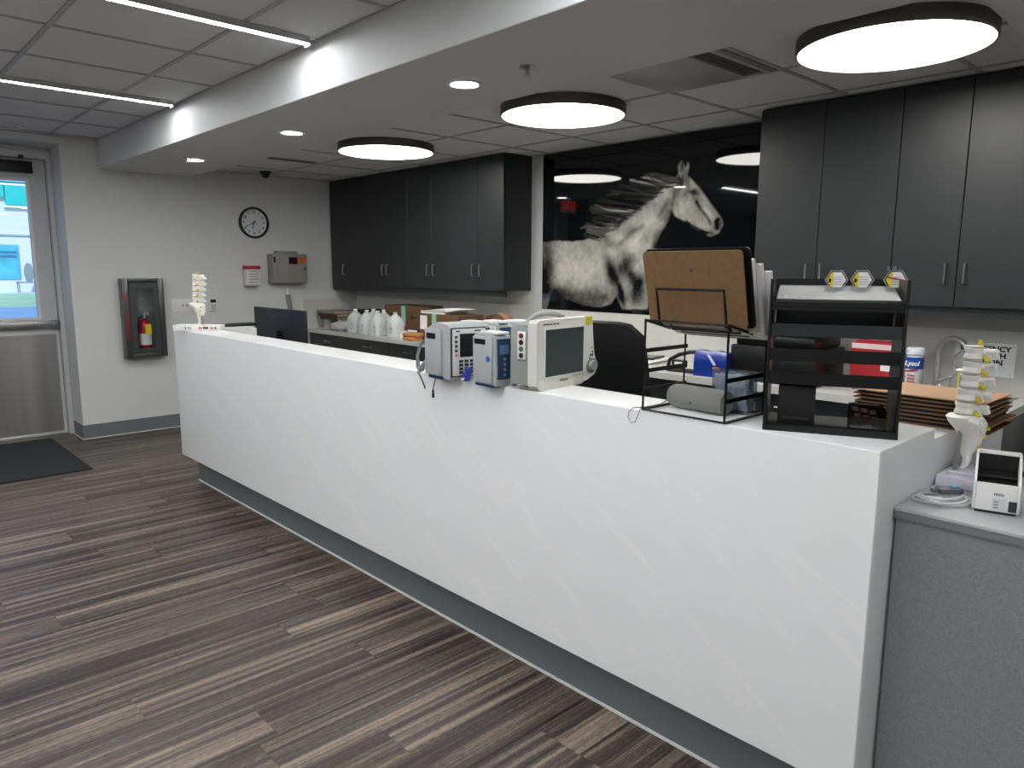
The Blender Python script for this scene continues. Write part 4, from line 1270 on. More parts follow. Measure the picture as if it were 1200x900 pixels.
M_mesh = mesh_mat('black_wire_mesh', '0a0b0c', 0.30)
ob('side_panel', M_blackm, OR, B(0, 0.003, 0.0, od, 0, oh), bev=0.001, seg=1)
ob('side_panel', M_blackm, OR, B(ow - 0.003, ow, 0.0, od, 0, oh), bev=0.001, seg=1)
for x in (0.0, ow):
    for y in (0, od):
        ob('corner_post', M_blackm, OR, C((x, y, 0), (x, y, oh), 0.004, 10))
M_tray = mat('tray_black', '07080a', 0.35)
M_traym = mat('tray_mesh_lit', '74777a', 0.5, bump=0.8, bscale=900)  # grey colour stands in for light caught on the black mesh
for k, z in enumerate((0.006, 0.125, 0.185, 0.248, 0.322)):
    lip = 0.03 if k else 0.012
    top = k == 4
    tr = ob('tray', M_traym if top else M_tray, OR, B(0.004, ow - 0.004, 0.004, od - 0.01, z, z + 0.002), label='mesh top tray, colour lightened for the lamp light on it' if top else None)
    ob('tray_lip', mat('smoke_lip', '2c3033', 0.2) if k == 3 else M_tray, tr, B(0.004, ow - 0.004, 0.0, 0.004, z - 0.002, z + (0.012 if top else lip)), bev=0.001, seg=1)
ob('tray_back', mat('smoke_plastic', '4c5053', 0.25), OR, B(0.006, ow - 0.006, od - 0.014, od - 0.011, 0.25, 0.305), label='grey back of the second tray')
ob('top_rail', M_blackm, OR, B(0, ow, od - 0.006, od, oh - 0.03, oh), B(0.003, ow - 0.003, -0.002, 0.002, oh - 0.078, oh - 0.07))
ob('top_mesh', M_traym, OR, PR([(0.012, 0.338), (od - 0.014, oh - 0.02), (od - 0.016, oh - 0.018), (0.010, 0.340)], 'x', 0.012, ow - 0.012), label='mesh sloping top, colour lightened for the lamp light on it')
ob('base_bar', M_blackm, OR, B(-0.004, ow + 0.004, -0.005, 0.006, 0.0, 0.018))
OM = OR.matrix_basis.copy()


def on_org(x, y, z):
    a = math.radians(ORZ)
    return (6.176 + x * math.cos(a) - y * math.sin(a), 0.026 + x * math.sin(a) + y * math.cos(a), HC + z)


# papers on the second tray
pp = thing('paper_stack', 'dark glossy folder lying on the second organizer tray', 'folder', on_org(0.15, 0.11, 0.2505), math.radians(ORZ))
ob('sheets', mat('dark_folder', '3b4043', 0.25), pp, B(-0.135, 0.12, -0.10, 0.09, 0, 0.010), bev=0.002)
ob('cover', mat('dark_folder_cover', '6d7275', 0.25), pp, B(-0.14, 0.125, -0.105, 0.095, 0.0105, 0.013), bev=0.001, seg=1)
# hexagonal jars clipped along the rear rail
M_clear = glass('clear_acrylic', 'eef2f4', 0.05, 0.18)
hexes = [(980, 328), (1010, 328), (1049, 328)]
labs = ['clear hexagonal container with yellow label, leftmost on organizer', 'clear hexagonal container with yellow label, middle on organizer', 'clear hexagonal container with red-striped label, rightmost on organizer']
for i, (u, v) in enumerate(hexes):
    zc = 0.392
    ql = ony(u, v, 0.0)
    # stands on the sloping tray front
    best = None
    for k in range(200):
        yy = k * 0.002
        qq = ony(u, v, yy)
        a = math.radians(ORZ)
        dx, dy = qq.x - 6.176, qq.y - 0.026
        lx, ly = dx * math.cos(a) + dy * math.sin(a), -dx * math.sin(a) + dy * math.cos(a)
        if best is None or abs(ly - (od - 0.03)) < best[0]:
            best = (abs(ly - (od - 0.03)), qq)
    qq = best[1]
    t = thing('hexagonal_container', labs[i], 'container', (qq.x, qq.y, qq.z), math.radians(ORZ), group='hexagonal containers on the organizer')
    r = 0.0285
    hx = [(r * math.cos(math.radians(30 + 60 * k)), r * math.sin(math.radians(30 + 60 * k))) for k in range(6)]
    sh = lambda f: [(f * r * math.cos(math.radians(60 * k)), f * r * math.sin(math.radians(60 * k))) for k in range(6)]
    ob('case', M_clear, t, PR(sh(1.0), 'y', -0.012, 0.014), bev=0.003)
    ob('rim', mat('acrylic_edge', 'a9aeb0', 0.15), t, L([(r * 0.97, -0.002), (r * 1.03, -0.002), (r * 1.03, 0.002), (r * 0.97, 0.002)], 6, (0, -0.011, 0), ax=(0, -1, 0), loop=True))
    w_ = sh(0.82)
    ob('label', mat('label_paper', 'e9e9e6', 0.5), t, PR(w_, 'y', -0.0135, -0.0128))
    ob('label_yellow', mat('hazard_yellow', 'e0c81a', 0.5), t, PR([w_[2], w_[3], w_[4], (w_[4][0] + 0.004, w_[4][1]), (w_[4][0] + 0.004, -w_[4][1])], 'y', -0.0142, -0.0136))
    if i < 2:
        ob('symbol', M_black, t, PR([(-0.020, 0), (-0.016, 0.006), (-0.012, 0), (-0.014, -0.007), (-0.018, -0.007)], 'y', -0.0148, -0.0143))
    else:
        ob('stripe', mat('stripe_red', 'a8402e', 0.5), t, PR([(-0.022, 0.009), (0.022, 0.001), (0.022, -0.003), (-0.022, 0.005)], 'y', -0.0148, -0.0143))
    for k in range(4):
        ob('print_line', M_prt, t, B(-0.006, 0.014, -0.0142, -0.0136, -0.012 + k * 0.006, -0.0105 + k * 0.006))
# pen cup at the right rear corner
pcup = thing('pen_holder', 'black pen holder with clear pens hooked on organizer corner', 'holder', on_org(ow - 0.016, od - 0.018, oh))
ob('cup', M_blackm, pcup, B(-0.014, 0.014, -0.014, 0.014, 0.0003, 0.012), bev=0.002)
for k in range(4):
    ob('pen', glass('pen_clear', 'cfd6da', 0.1, 0.3), pcup, C((-0.012 + 0.008 * k, 0.004 * (k % 2), 0.0005 + 0.012), (-0.012 + 0.008 * k, 0.006 * (k % 2), 0.034), 0.004, 8))
# box and acrylic box in the bottom compartment
dbx = thing('black_box', 'black box standing in the bottom of the organizer', 'box', on_org(0.075, 0.085, 0.0085), math.radians(ORZ))
ob('case', mat('matte_black', '060607', 0.6), dbx, B(-0.045, 0.045, -0.06, 0.06, 0, 0.108), bev=0.003)
ob('slot', mat('slot_grey', '2a2c2e', 0.4), dbx, B(-0.035, 0.03, -0.0615, -0.0602, 0.02, 0.026))
abx = thing('acrylic_box', 'small acrylic box with dark red sachets in the organizer', 'box', on_org(0.245, 0.06, 0.0085), math.radians(ORZ))
M_smoke = glass('smoke_acrylic', '9a9094', 0.05, 0.15)
ob('tub', M_smoke, abx, B(-0.042, -0.04, -0.05, 0.05, 0, 0.055), B(0.04, 0.042, -0.05, 0.05, 0, 0.055), B(-0.042, 0.042, -0.05, -0.048, 0, 0.04), B(-0.042, 0.042, 0.048, 0.05, 0, 0.06), B(-0.042, 0.042, -0.05, 0.05, 0, 0.002))
for k in range(3):
    ob('sachet', mat('sachet_red', '5d2a33', 0.5), abx, B(-0.03 + 0.022 * k, -0.014 + 0.022 * k, -0.04, 0.03, 0.004, 0.036 - 0.004 * k))

# stack of hardboard clipboards on the return shelf
for k in range(8):
    zz = 1.0424 + k * 0.0117
    x0 = 6.20 + random.uniform(-0.012, 0.012)
    if k == 7:
        x0 = 6.19
    lb = 'brown clipboard in the pile beside the spine model'
    nm = ['bottom', 'second from bottom', 'third from bottom', 'fourth from bottom', 'fourth from top', 'third from top', 'second from top', 'top'][k]
    kbx = thing('clipboard', 'brown hardboard clipboard in pile by the sink, ' + nm, 'clipboard', (x0, 0.535, zz), random.uniform(-0.02, 0.02), group='pile of clipboards')
    ob('board', mat('hardboard_light', 'b08a66', 0.55) if k == 7 else M_hard, kbx, B(0, 0.36, 0, 0.24, 0, 0.0035))
    cl_ = ob('clip', mat('clip_dark', '20201f', 0.4), kbx, B(0.006, 0.075, 0.02 + 0.012 * (k % 3), 0.14, 0.0036, 0.0075), B(0.03, 0.05, 0.03, 0.13, 0.0075, 0.0112), bev=0.001, seg=1)
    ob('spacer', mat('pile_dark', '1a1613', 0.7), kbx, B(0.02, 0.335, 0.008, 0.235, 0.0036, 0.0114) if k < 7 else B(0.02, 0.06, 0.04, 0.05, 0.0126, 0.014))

# grey storage cabinet at the right of the counter
GZ = 0.915
gc = thing('grey_cabinet', 'grey laminate cabinet against the right end of the counter', 'cabinet', (6.482, 0.11, 0))
M_glam = mat('grey_laminate', '84868a', 0.5, var=0.16, vscale=220)
ob('body', M_glam, gc, B(0.004, 0.90, 0.006, 0.60, 0.0, GZ - 0.0265), smooth=False)
ob('top', mat('grey_top', 'b3b5b6', 0.35, var=0.05, vscale=30), gc, B(0.0, 0.91, 0.0, 0.62, GZ - 0.008, GZ), bev=0.001, seg=1)
ob('top_edge', mat('grey_edge', '77797c', 0.45), gc, B(0.0, 0.91, 0.0, 0.62, GZ - 0.026, GZ - 0.0085))
spine((6.524, 0.478, GZ), YAW, 'tall white spine model with yellow nerves on lilac base', base_right)

# coiled grey probe cable
qc = thing('probe_cable', 'coiled white probe cable with grey connector on grey cabinet', 'cable', (6.546, 0.243, GZ), YAW)
M_wc = mat('cable_white', 'dadcdd', 0.4)
for k in range(4):
    rr = 0.061 - 0.006 * k
    ob('loop', M_wc, qc, T([(rr * math.cos(a) * 1.12 + 0.006 * (k % 2) - 0.004 * k, rr * math.sin(a) * 0.85 - 0.006 * (k % 3), 0.0035 + 0.0038 * k + 0.0025 * math.sin(2 * a + k) + 0.0025) for a in np.linspace(0, 2 * PI, 41)[:-1]], 0.0024, 6, True))
pg = ob('connector', mat('connector_grey', '5a5d5f', 0.45), qc, B(-0.014, 0.044, -0.014, 0.016, 0.022, 0.036), B(-0.03, -0.012, -0.006, 0.008, 0.024, 0.034), bev=0.004)
ob('button', mat('connector_blue', '4a9cc4', 0.4), pg, B(0.018, 0.038, -0.006, 0.010, 0.0362, 0.039), bev=0.001, seg=1)
ob('label_tag', M_white, qc, B(-0.046, -0.012, -0.03, -0.008, 0.020, 0.0215), rot=(0.3, 0, 0))

# card reader / label printer
lp = thing('label_printer', 'white desktop printer with black open top on grey cabinet', 'printer', (6.617, 0.215, GZ), math.radians(14))
lp.scale = (1.0, 0.95, 0.86)
M_pw = mat('printer_white', 'e4e4e1', 0.35)
ob('case', M_pw, lp, PR([(0.0, 0.008), (0.12, 0.008), (0.12, 0.145), (0.098, 0.15), (0.085, 0.145), (0.0, 0.085)], 'x', 0.0, 0.006), PR([(0.0, 0.008), (0.12, 0.008), (0.12, 0.145), (0.098, 0.15), (0.085, 0.145), (0.0, 0.085)], 'x', 0.088, 0.094), B(0.006, 0.088, 0.0, 0.01, 0.008, 0.085), B(0.006, 0.088, 0.112, 0.12, 0.008, 0.148), bev=0.0025)
ob('tray', M_black, lp, B(0.006, 0.088, 0.011, 0.06, 0.06, 0.064), PR([(0.05, 0.064), (0.112, 0.1), (0.112, 0.105), (0.05, 0.069)], 'x', 0.006, 0.088), B(0.0062, 0.0878, 0.106, 0.1118, 0.06, 0.142), label='black open tray')
ob('roller', M_black, lp, C((0.007, 0.072, 0.086), (0.087, 0.072, 0.086), 0.005, 10))
ob('edge_trim', M_pw, lp, T([(0.003, 0.085, 0.145), (0.003, 0.11, 0.149), (0.004, 0.117, 0.150), (0.09, 0.117, 0.150), (0.091, 0.11, 0.149), (0.091, 0.085, 0.145)], 0.003, 8))
ob('feet', M_black, lp, B(0.006, 0.088, 0.006, 0.114, 0.0003, 0.008))
ob('port', M_btn, lp, B(0.072, 0.0885, -0.002, 0.0, 0.012, 0.042), bev=0.001, seg=1)
ob('sticker', mat('sticker_pale', 'd2d3d4', 0.5), lp, B(0.040, 0.066, -0.0012, 0.0, 0.014, 0.046))
for k in range(3):
    ob('print_line', M_prt, lp, B(0.043, 0.052, -0.0018, -0.0012, 0.018 + 0.008 * k, 0.022 + 0.008 * k))
ob('barcode', mat('bar_dark', '55575a', 0.5), lp, *[B(0.042 + 0.0034 * k, 0.044 + 0.0034 * k, -0.0008, 0.0, 0.053, 0.060) for k in range(6)])
# white mouse-like device behind the printer
wd = thing('white_device', 'small white plug at the right edge behind the printer', 'plug', (6.755, 0.46, GZ))
ob('case', M_white, wd, B(-0.04, 0.08, -0.03, 0.03, 0.0005, 0.035), bev=0.012, seg=3)
ob('cord', M_white, wd, T([(0.08, 0, 0.015), (0.14, 0.02, 0.006), (0.22, 0.0, 0.005)], 0.003, 6))
bk = thing('dark_bottle', 'grey rounded device behind the spine model rod', 'device', (6.60, 0.655, GZ))
ob('shell', mat('device_grey', 'a3a6a7', 0.4), bk, L([(0.001, 0), (0.03, 0), (0.034, 0.015), (0.03, 0.035), (0.018, 0.048), (0.001, 0.05)], 20))
ob('base', mat('device_dark', '3c3f41', 0.5), bk, L([(0.0345, 0.006), (0.0365, 0.006), (0.0365, 0.018), (0.0345, 0.018)], 20, loop=True))
ob('knob', mat('device_dark2', '55585a', 0.5), bk, C((-0.035, -0.03, 0.02), (-0.075, -0.06, 0.018), 0.012, 12))

# black slim tray on the far return
kt = thing('keyboard', 'slim black keyboard on the far return of the counter', 'keyboard', (1.90, 0.44, HC))
ob('case', M_black, kt, B(-0.035, 0.035, -0.20, 0.115, 0.0005, 0.018), bev=0.003)
ob('keys', M_btn, kt, *[B(-0.028 + 0.02 * i, -0.012 + 0.02 * i, -0.19 + 0.03 * j, -0.165 + 0.03 * j, 0.0182, 0.022) for i in range(3) for j in range(10)])
# ------------------------------------------------------------------ behind the counter
cm = thing('computer_monitor', 'back of a wide dark computer monitor behind the counter', 'monitor', (1.985, 0.74, 0.75))
M_mb = mat('monitor_back', '161a22', 0.45)
ob('panel', M_mb, cm, B(-0.41, 0.40, -0.045, -0.02, 0.09, 0.44), bev=0.004)
ob('screen', M_scr, cm, B(-0.40, 0.39, -0.0195, -0.018, 0.10, 0.43))
ob('stand', M_black, cm, B(-0.03, 0.03, -0.075, -0.046, 0.01, 0.28), B(-0.12, 0.12, -0.12, 0.09, 0.0, 0.01), bev=0.002)

# office chair
ch = thing('office_chair', 'black leather office chair behind the counter', 'chair', (4.60, 1.30, 0), math.radians(10))
M_lea = mat('black_leather', '0e0f10', 0.38, bump=0.3, bscale=120)
def backshape(bm):
    r = bmesh.ops.create_cube(bm, size=1)
    bmesh.ops.subdivide_edges(bm, edges=bm.edges[:], cuts=6, use_grid_fill=True)
    for v in bm.verts:
        x, y, z = v.co * 2
        sx = 0.25 * (1 - 0.10 * max(0, z) ** 2 - 0.05 * max(0, -z))
        v.co = Vector((x * sx, y * 0.05 * (1 - 0.35 * x * x - 0.25 * z * z) + 0.04 * x * x, 0.87 + z * 0.36 - 0.07 * abs(x) ** 5 * max(0, z)))
bkr = ob('backrest', M_lea, ch, backshape)
bkr.rotation_euler = (0.10, 0, 0)
bkr.location = (0, 0.03, -0.01)
for i in range(-3, 4):
    ob('seam', mat('seam_black', '1c1d1f', 0.5), bkr, T([(-0.06 + 0.06 * i, -0.052, 0.62), (0.0 + 0.06 * i, -0.054, 0.80)], 0.003, 5), T([(0.06 + 0.06 * i, -0.052, 0.62), (0.0 + 0.06 * i, -0.054, 0.80)], 0.003, 5))
ob('seat', M_lea, ch, B(-0.25, 0.25, -0.02, 0.46, 0.44, 0.54), bev=0.04, seg=4)
for s_ in (-1, 1):
    ob('armrest', M_black, ch, T([(s_ * 0.26, 0.08, 0.48), (s_ * 0.29, 0.06, 0.60), (s_ * 0.29, 0.10, 0.68), (s_ * 0.29, 0.32, 0.68), (s_ * 0.27, 0.36, 0.50)], 0.018, 8))
ob('column', M_chrome, ch, C((0, 0.22, 0.10), (0, 0.22, 0.44), 0.03, 14))
for k in range(5):
    a = math.radians(72 * k + 18)
    lg = ob('base_leg', M_black, ch, T([(0, 0.22, 0.11), (0.28 * math.cos(a), 0.22 + 0.28 * math.sin(a), 0.075)], [0.025, 0.016], 8))
    ob('caster', M_black, lg, C((0.28 * math.cos(a) - 0.015, 0.22 + 0.28 * math.sin(a), 0.027), (0.28 * math.cos(a) + 0.015, 0.22 + 0.28 * math.sin(a), 0.027), 0.027, 12))

# water jugs
M_jug = mat('milky_plastic', 'eef3f3', 0.25, trans=0.3)
def jug(loc, rz, label, cap='e9eded'):
    t = thing('water_jug', label, 'jug', loc, rz, group='plastic water jugs')
    t.scale = (0.95, 0.95, 0.87)
    n_ = 20
    def shp(bm):
        rings = []
        for hw, z, e in [(0.066, 0.0, .55), (0.074, 0.008, .5), (0.075, 0.06, .5), (0.0735, 0.075, .5), (0.075, 0.09, .5), (0.075, 0.155, .55), (0.066, 0.185, .65), (0.045, 0.215, .85), (0.024, 0.236, 1), (0.019, 0.242, 1), (0.019, 0.252, 1)]:
            ring = []
            for k in range(n_):
                a = 2 * PI * k / n_
                c_, s_ = math.cos(a), math.sin(a)
                f = (abs(c_) ** (2 / e) + abs(s_) ** (2 / e)) ** (-e / 2)
                ring.append(bm.verts.new((hw * f * c_, hw * f * s_, z)))
            rings.append(ring)
        for A, D in zip(rings, rings[1:]):
            for k in range(n_):
                bm.faces.new((A[k], A[(k + 1) % n_], D[(k + 1) % n_], D[k]))
        bm.faces.new(rings[0][::-1])
        bm.faces.new(rings[-1])
    ob('bottle', M_jug, t, shp)
    ob('handle', M_jug, t, T([(-0.03, 0, 0.222), (-0.062, 0, 0.215), (-0.083, 0, 0.185), (-0.086, 0, 0.14), (-0.08, 0, 0.105), (-0.07, 0, 0.10)], 0.010, 8))
    ob('cap', mat('cap_' + cap, cap, 0.4), t, L([(0.021, 0.250), (0.0215, 0.250), (0.021, 0.266), (0.001, 0.267), (0.001, 0.2525)], 18))
    ob('label', mat('jug_label', '9aa5ad', 0.5), t, L([(0.001, 0), (0.016, 0), (0.016, 0.001), (0.001, 0.001)], 14, (0.03, -0.0752, 0.10), ax=(0, -1, 0)), L([(0.001, 0), (0.012, 0), (0.012, 0.001), (0.001, 0.001)], 14, (0.03, -0.0752, 0.055), ax=(0, -1, 0)))
    return t


def jpos(u, y):
    q_ = ony(u, 380, y)
    return (q_.x, y, ZT)


jug(jpos(417, 2.04), 0.1, 'leftmost clear plastic water jug on the worktop')
jug(jpos(430, 2.03), 0.0, 'second water jug from the left on the worktop')
jug(jpos(443, 2.03), 0.15, 'third water jug from the left, in the front row')
jug(jpos(438, 2.19), 0.0, 'water jug standing behind the front row on the left')
jug(jpos(450, 2.19), -0.1, 'water jug standing behind the front row on the right')
jug(jpos(463.5, 2.05), 0.0, 'rightmost water jug with a green cap', '8fc7a6')

# cardboard boxes
M_card = mat('cardboard', '6b4d33', 0.75, var=0.08, vscale=14)
M_ctape = mat('teal_tape', '8cc5b0', 0.35)
def carton(name, label, x0, x1, y0, y1, z0, z1, tx, tape_w):
    t = thing(name, label, 'box', ((x0 + x1) / 2, (y0 + y1) / 2, z0))
    a, b_, h = (x1 - x0) / 2, (y1 - y0) / 2, z1 - z0
    ob('carton', M_card, t, B(-a, a, -b_, b_, 0.0003, h), bev=0.002, seg=1)
    ob('flap', M_card, t, B(-a + 0.002, a - 0.002, -b_ + 0.002, -0.002, h, h + 0.003), B(-a + 0.002, a - 0.002, 0.002, b_ - 0.002, h, h + 0.003))
    ob('tape', M_ctape, t, B(tx - tape_w, tx + tape_w, -b_ - 0.0008, -b_ + 0.002, h * 0.3, h + 0.001), B(tx - tape_w, tx + tape_w, -b_, -b_ + 0.05, h + 0.003, h + 0.0036))
    return t, a, b_, h


t, a, b_, h = carton('cardboard_box', 'brown cardboard box behind the water jugs', 0.98, 1.58, 2.28, 2.54, ZT, ZT + 0.27, 0.02, 0.035)
M_cprint = mat('carton_print', '3f2c1d', 0.7)
ob('print', M_cprint, t, C((0.16, -b_, 0.17), (0.16, -b_ - 0.001, 0.17), 0.028, 18), B(0.18, 0.27, -b_ - 0.001, -b_, 0.163, 0.177))
t, a, b_, h = carton('cardboard_box', 'smaller brown cardboard box with papers on top', 1.86, 2.40, 2.06, 2.34, ZT, ZT + 0.235, -0.06, 0.03)
ob('print', M_cprint, t, C((0.07, -b_, 0.14), (0.07, -b_ - 0.001, 0.14), 0.024, 18), B(0.09, 0.20, -b_ - 0.001, -b_, 0.133, 0.147), B(0.13, 0.19, -b_ - 0.001, -b_, 0.118, 0.162))
ob('shipping_label', mat('label_white', 'e6e4e0', 0.5), t, B(-0.26, -0.16, -b_ - 0.001, -b_, 0.10, 0.22))
# papers on that box
for k, (lb, c, z_) in enumerate([('white binder lying on the smaller cardboard box', 'd6d7d8', 0.2385), ('pile of loose white papers on top of the smaller box', 'f0f0ee', 0.262)]):
    t = thing('binder' if k == 0 else 'paper_pile', lb, 'binder' if k == 0 else 'paper', (2.06 + 0.05 * k, 2.2, ZT + z_ + 0.0005))
    if k == 0:
        ob('cover', mat('binder_white', c, 0.4), t, B(-0.19, 0.15, -0.13, 0.13, 0, 0.003), B(-0.19, 0.15, -0.13, 0.13, 0.02, 0.0225), B(-0.193, -0.19, -0.13, 0.13, 0, 0.0225))
        ob('pages', mat('paper_white', 'eeeeea', 0.7), t, B(-0.187, 0.14, -0.125, 0.125, 0.0032, 0.0198))
    else:
        for j in range(5):
            ob('sheet', mat('paper_white', 'eeeeea', 0.7), t, B(-0.14 + 0.02 * j, 0.16 + 0.01 * j, -0.12, 0.11, 0.004 * j, 0.004 * j + 0.002), rot=(0, 0, 0.06 * (j - 2)))
t = thing('binder', 'white binder leaning between the two cardboard boxes', 'binder', (1.73, 2.14, ZT))
ob('cover', mat('binder_pale', 'd9dbde', 0.4), t, B(-0.12, 0.12, -0.12, 0.12, 0.0005, 0.004), B(-0.12, 0.12, -0.12, 0.12, 0.060, 0.064), B(-0.124, -0.12, -0.12, 0.12, 0.0005, 0.064))
ob('pages', mat('paper_white', 'eeeeea', 0.7), t, B(-0.118, 0.11, -0.115, 0.115, 0.0045, 0.0595))
t = thing('binder', 'dark folder resting on the white binder between the boxes', 'binder', (1.755, 2.16, ZT + 0.0645))
ob('cover', mat('dark_blue_cover', '2b3038', 0.4), t, B(-0.08, 0.09, -0.11, 0.11, 0, 0.022), bev=0.002)
ob('pages', mat('paper_white', 'eeeeea', 0.7), t, B(-0.06, 0.08, -0.1105, -0.10, 0.004, 0.018))
M_org = mat('orange_wrap', 'c08550', 0.5, var=0.1, vscale=30)
for k in range(2):
    t = thing('orange_packet', ['lower flat orange packet on the worktop', 'upper flat orange packet on the worktop'][k], 'packet', (1.84 + 0.01 * k, 1.985, ZT + 0.0003 + 0.034 * k), 0.1 * k, group='orange packets')
    ob('wrap', M_org, t, B(-0.09, 0.09, -0.035, 0.06, 0, 0.032), bev=0.010, seg=3)
    ob('flap', mat('orange_flap', 'd9935a', 0.5), t, B(-0.085, 0.085, -0.0355, -0.02, 0.012, 0.0165))
# brown bag with handle behind the modules
bgx = thing('brown_pouch', 'round tan leather pouch behind the pump modules', 'bag', (2.86, 2.12, ZT))
M_tan = mat('tan_leather', '8c6844', 0.5, var=0.15, vscale=20)
ob('body', M_tan, bgx, L([(0.12, 0.0005), (0.165, 0.03), (0.175, 0.12), (0.15, 0.21), (0.09, 0.265), (0.01, 0.285)], 28, sy=0.55))
for k in range(3):
    ob('fold', mat('tan_dark', '5d4229', 0.6), bgx, T([(-0.165 + 0.02 * k, -0.03, 0.15 + 0.02 * k), (-0.09, -0.075, 0.22 + 0.015 * k), (0.0, -0.085 + 0.02 * k, 0.255 + 0.01 * k), (0.09, -0.07, 0.23 + 0.01 * k), (0.16 - 0.02 * k, -0.03, 0.16)], 0.006, 6))

# books and bits in the corner
def book(label, x0, x1, y0, y1, z, h, c, page=True, rz=0):
    t = thing('book', label, 'book', ((x0 + x1) / 2, (y0 + y1) / 2, ZT + z), rz, group='books in the corner')
    a, b_ = (x1 - x0) / 2, (y1 - y0) / 2
    ob('cover', mat('cover_' + c, c, 0.5), t, B(-a, a, -b_, b_, 0.0004, 0.003), B(-a, a, -b_, b_, h - 0.003, h), B(-a, a, -b_, -b_ + 0.003, 0.003, h - 0.003))
    ob('pages', mat('page_edge', 'a39a8d', 0.8), t, B(-a + 0.004, a - 0.004, -b_ + 0.004, b_ - 0.004, 0.0032, h - 0.0032))


book('dark brown book under the pile in the corner', 0.12, 0.46, 2.05, 2.30, 0.100, 0.03, '3a2522')
book('dark red book in the middle of the corner pile', 0.10, 0.48, 2.04, 2.29, 0.1305, 0.032, '43191c')
book('grey-topped book on top of the corner pile', 0.08, 0.44, 2.04, 2.29, 0.163, 0.028, '8a8680')
book('navy book lying in front of the green box', 0.34, 0.60, 2.14, 2.36, 0.1635 - 0.033, 0.03, '20242c') if False else None
t = thing('white_roll', 'white paper roll under the books in the corner', 'roll', (0.17, 2.13, ZT))
ob('paper', mat('roll_white', 'b9b9b6', 0.7), t, L([(0.012, 0.0005), (0.055, 0.0005), (0.055, 0.0995), (0.012, 0.0995)], 24, loop=True))
ob('core', mat('core_brown', '6b5440', 0.7), t, L([(0.010, 0.001), (0.0118, 0.001), (0.0118, 0.099), (0.010, 0.099)], 16, loop=True))
t = thing('red_tin', 'small dark red tin beside the white roll', 'tin', (0.32, 2.10, ZT))
ob('body', mat('tin_red', '5a2226', 0.35), t, L([(0.04, 0.0005), (0.042, 0.004), (0.042, 0.09), (0.04, 0.0995)], 22))
ob('band', mat('tin_band', 'c7b5a8', 0.4), t, L([(0.0422, 0.04), (0.0432, 0.04), (0.0432, 0.055), (0.0422, 0.055)], 22, loop=True))
t = thing('tissue_pack', 'crumpled white plastic bags beside the water jugs', 'bag', (0.555, 2.06, ZT))
def lump(bm):
    bmesh.ops.create_icosphere(bm, subdivisions=3, radius=1)
    for v in bm.verts:
        n_ = 1 + 0.16 * math.sin(v.co.x * 7 + 2 * v.co.z * 3) * math.cos(v.co.y * 6) + 0.05 * random.random()
        v.co = Vector((v.co.x * 0.17 * n_, v.co.y * 0.09 * n_, max(0.0005, 0.045 + v.co.z * 0.05 * n_)))
ob('bag', mat('bag_white', 'c6c8c6', 0.45), t, lump)
ob('knot', mat('bag_white', 'c6c8c6', 0.45), t, T([(0.02, -0.05, 0.08), (0.03, -0.06, 0.10), (0.06, -0.07, 0.105)], [0.012, 0.008, 0.012], 8))
t = thing('dark_tray', 'dark green document tray in the worktop corner', 'tray', (0.56, 2.40, ZT))
M_dg = mat('tray_green', '141b19', 0.5)
ob('case', M_dg, t, B(-0.18, 0.20, -0.12, 0.14, 0.0005, 0.20), bev=0.004)
ob('front_slot', mat('slot_dark', '050606', 0.8), t, B(-0.16, 0.18, -0.1215, -0.1202, 0.08, 0.16))

# things on the worktop seen through the rack and the organizer
t = thing('tablet', 'flat dark tablet on white papers under the horse picture', 'tablet', (4.00, 2.36, ZT + 0.0185), 0.2)
ob('case', M_black, t, B(-0.16, 0.16, -0.10, 0.10, 0.0003, 0.012), bev=0.003)
ob('screen', M_scr, t, B(-0.15, 0.15, -0.09, 0.09, 0.0121, 0.013))
t = thing('paper_pile', 'low pile of white papers under the dark tablet', 'paper', (3.98, 2.34, ZT), 0.1)
for j in range(3):
    ob('sheet', mat('paper_white', 'eeeeea', 0.7), t, B(-0.24 + 0.01 * j, 0.22 + 0.01 * j, -0.17, 0.16, 0.0003 + 0.006 * j, 0.0058 + 0.006 * j))
t = thing('headset_case', 'black carry strap bundle beside the blue bag', 'strap', (4.565, 2.06, ZT))
ob('strap', M_black, t, T([(-0.10, 0, 0.03), (-0.09, 0, 0.07), (-0.03, 0.01, 0.105), (0.04, 0.02, 0.125), (0.10, 0.03, 0.13)], 0.012, 8), T([(-0.10, -0.02, 0.014), (-0.02, -0.02, 0.014), (0.09, -0.01, 0.014)], 0.0135, 8))
ob('buckle', M_black, t, B(-0.06, 0.03, -0.03, 0.02, 0.028, 0.075), bev=0.01, seg=3)
ob('bright_tag', M_white, t, B(-0.035, 0.02, -0.0315, -0.0302, 0.045, 0.065))
t = thing('blue_bag', 'bright blue plastic wipes packet on the back worktop', 'packet', (4.79, 2.05, ZT), 0.05)
M_bl = mat('blue_film', '16338a', 0.3)
def bagf(bm):
    r = bmesh.ops.create_cube(bm, size=1)
    bmesh.ops.subdivide_edges(bm, edges=bm.edges[:], cuts=5, use_grid_fill=True)
    for v in bm.verts:
        x, y, z = v.co * 2
        f = 1 - 0.55 * max(0, z) ** 3
        v.co = Vector((x * 0.105 + 0.003 * math.sin(z * 9), y * 0.05 * f, 0.075 + z * 0.0745 + 0.004 * math.sin(x * 6) * (z > 0.9)))
ob('pouch', M_bl, t, bagf)
ob('print', mat('bag_white_print', 'ccd6ee', 0.4), t, PR([(-0.02, 0.13), (0.0, 0.13), (0.04, 0.075), (0.025, 0.07)], 'y', -0.0512, -0.0503))
ob('print', mat('bag_orange_print', 'd8734a', 0.4), t, B(0.02, 0.07, -0.0512, -0.0503, 0.05, 0.062))
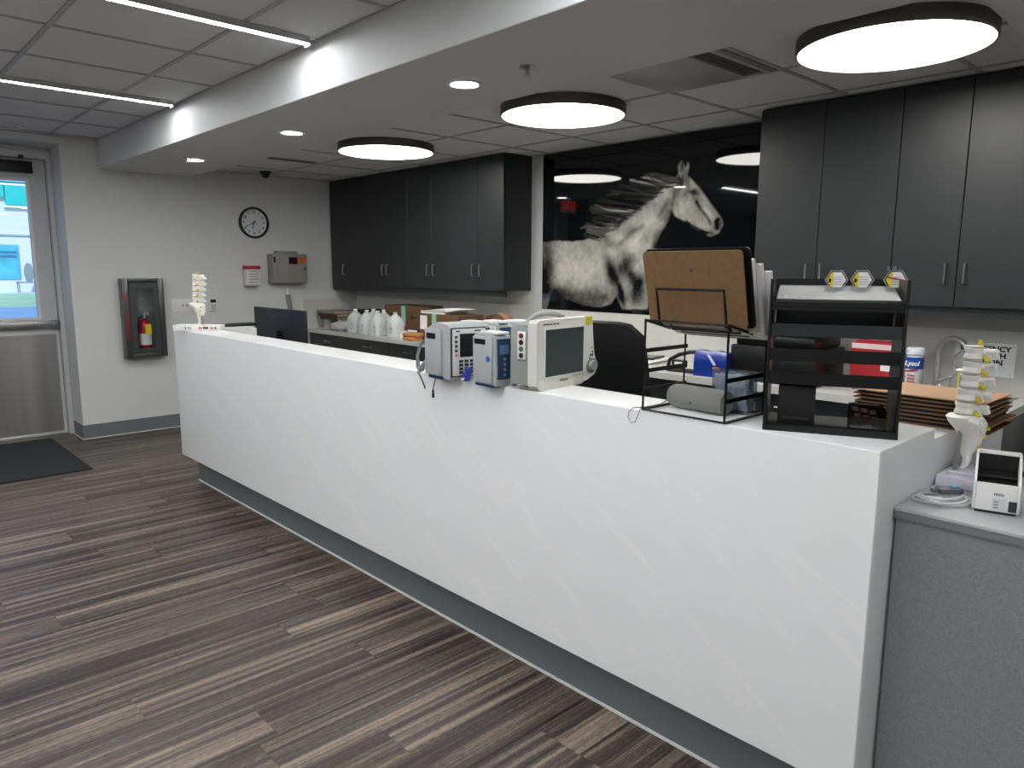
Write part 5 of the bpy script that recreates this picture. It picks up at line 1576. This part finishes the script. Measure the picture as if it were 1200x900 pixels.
t = thing('black_printer', 'black printer on the worktop behind the mesh organizer', 'printer', (5.14, 2.20, ZT))
ob('case', M_black, t, B(-0.24, 0.26, -0.16, 0.20, 0.0005, 0.20), bev=0.008)
ob('top', M_blackm, t, B(-0.22, 0.24, -0.14, 0.19, 0.2005, 0.262), bev=0.012)
ob('panel', mat('panel_dark', '25282b', 0.3), t, B(0.06, 0.22, -0.1615, -0.1602, 0.12, 0.17))
ob('paper_tray', mat('panel_dark', '25282b', 0.3), t, B(-0.18, 0.18, -0.17, -0.1605, 0.02, 0.05))
t = thing('red_box', 'red glove box with white label on the back worktop', 'box', (5.60, 2.33, ZT))
ob('carton', mat('carton_red', 'a01c24', 0.5), t, B(-0.115, 0.115, -0.06, 0.06, 0.0005, 0.24), bev=0.002, seg=1)
ob('top_label', mat('label_pink', 'd8c6c4', 0.5), t, B(-0.113, 0.113, -0.0612, -0.0602, 0.21, 0.238))
ob('label', M_white, t, B(0.04, 0.11, -0.0612, -0.0602, 0.10, 0.13))
ob('red_rim', M_red, t, B(-0.1, 0.1, -0.05, 0.05, 0.2402, 0.25))
t = thing('wipes_canister', 'white and blue canister of disinfecting wipes by the sink', 'canister', (5.79, 2.315, ZT))
M_lb = mat('canister_blue', '2450a8', 0.35)
ob('body', mat('canister_white', 'dfe3e8', 0.35), t, L([(0.038, 0.0005), (0.041, 0.006), (0.041, 0.185), (0.036, 0.195)], 28))
ob('lid', mat('canister_lid', 'd5dbe2', 0.4), t, L([(0.037, 0.195), (0.043, 0.197), (0.043, 0.222), (0.036, 0.232), (0.001, 0.233)], 28))
ob('label_top', M_lb, t, L([(0.0412, 0.125), (0.042, 0.125), (0.042, 0.185), (0.0412, 0.185)], 28, loop=True))
ob('label_bottom', mat('canister_sky', '5f9fd0', 0.35), t, L([(0.0412, 0.006), (0.042, 0.006), (0.042, 0.035), (0.0412, 0.035)], 28, loop=True))
ob('label_stripe', M_red, t, PR([(-0.03, 0.108), (0.0, 0.114), (0.032, 0.118), (0.032, 0.126), (0.0, 0.122), (-0.03, 0.116)], 'y', -0.0445, -0.0425))
text('Lysol', 0.034, M_white, t, (0.0, -0.0435, 0.153), bold=0.001, shear=0.2, sx=0.95)
for k in range(3):
    ob('print_line', mat('print_red', 'c26a6a', 0.5), t, B(-0.018, 0.018, -0.0435, -0.0415, 0.055 + 0.016 * k, 0.064 + 0.016 * k))
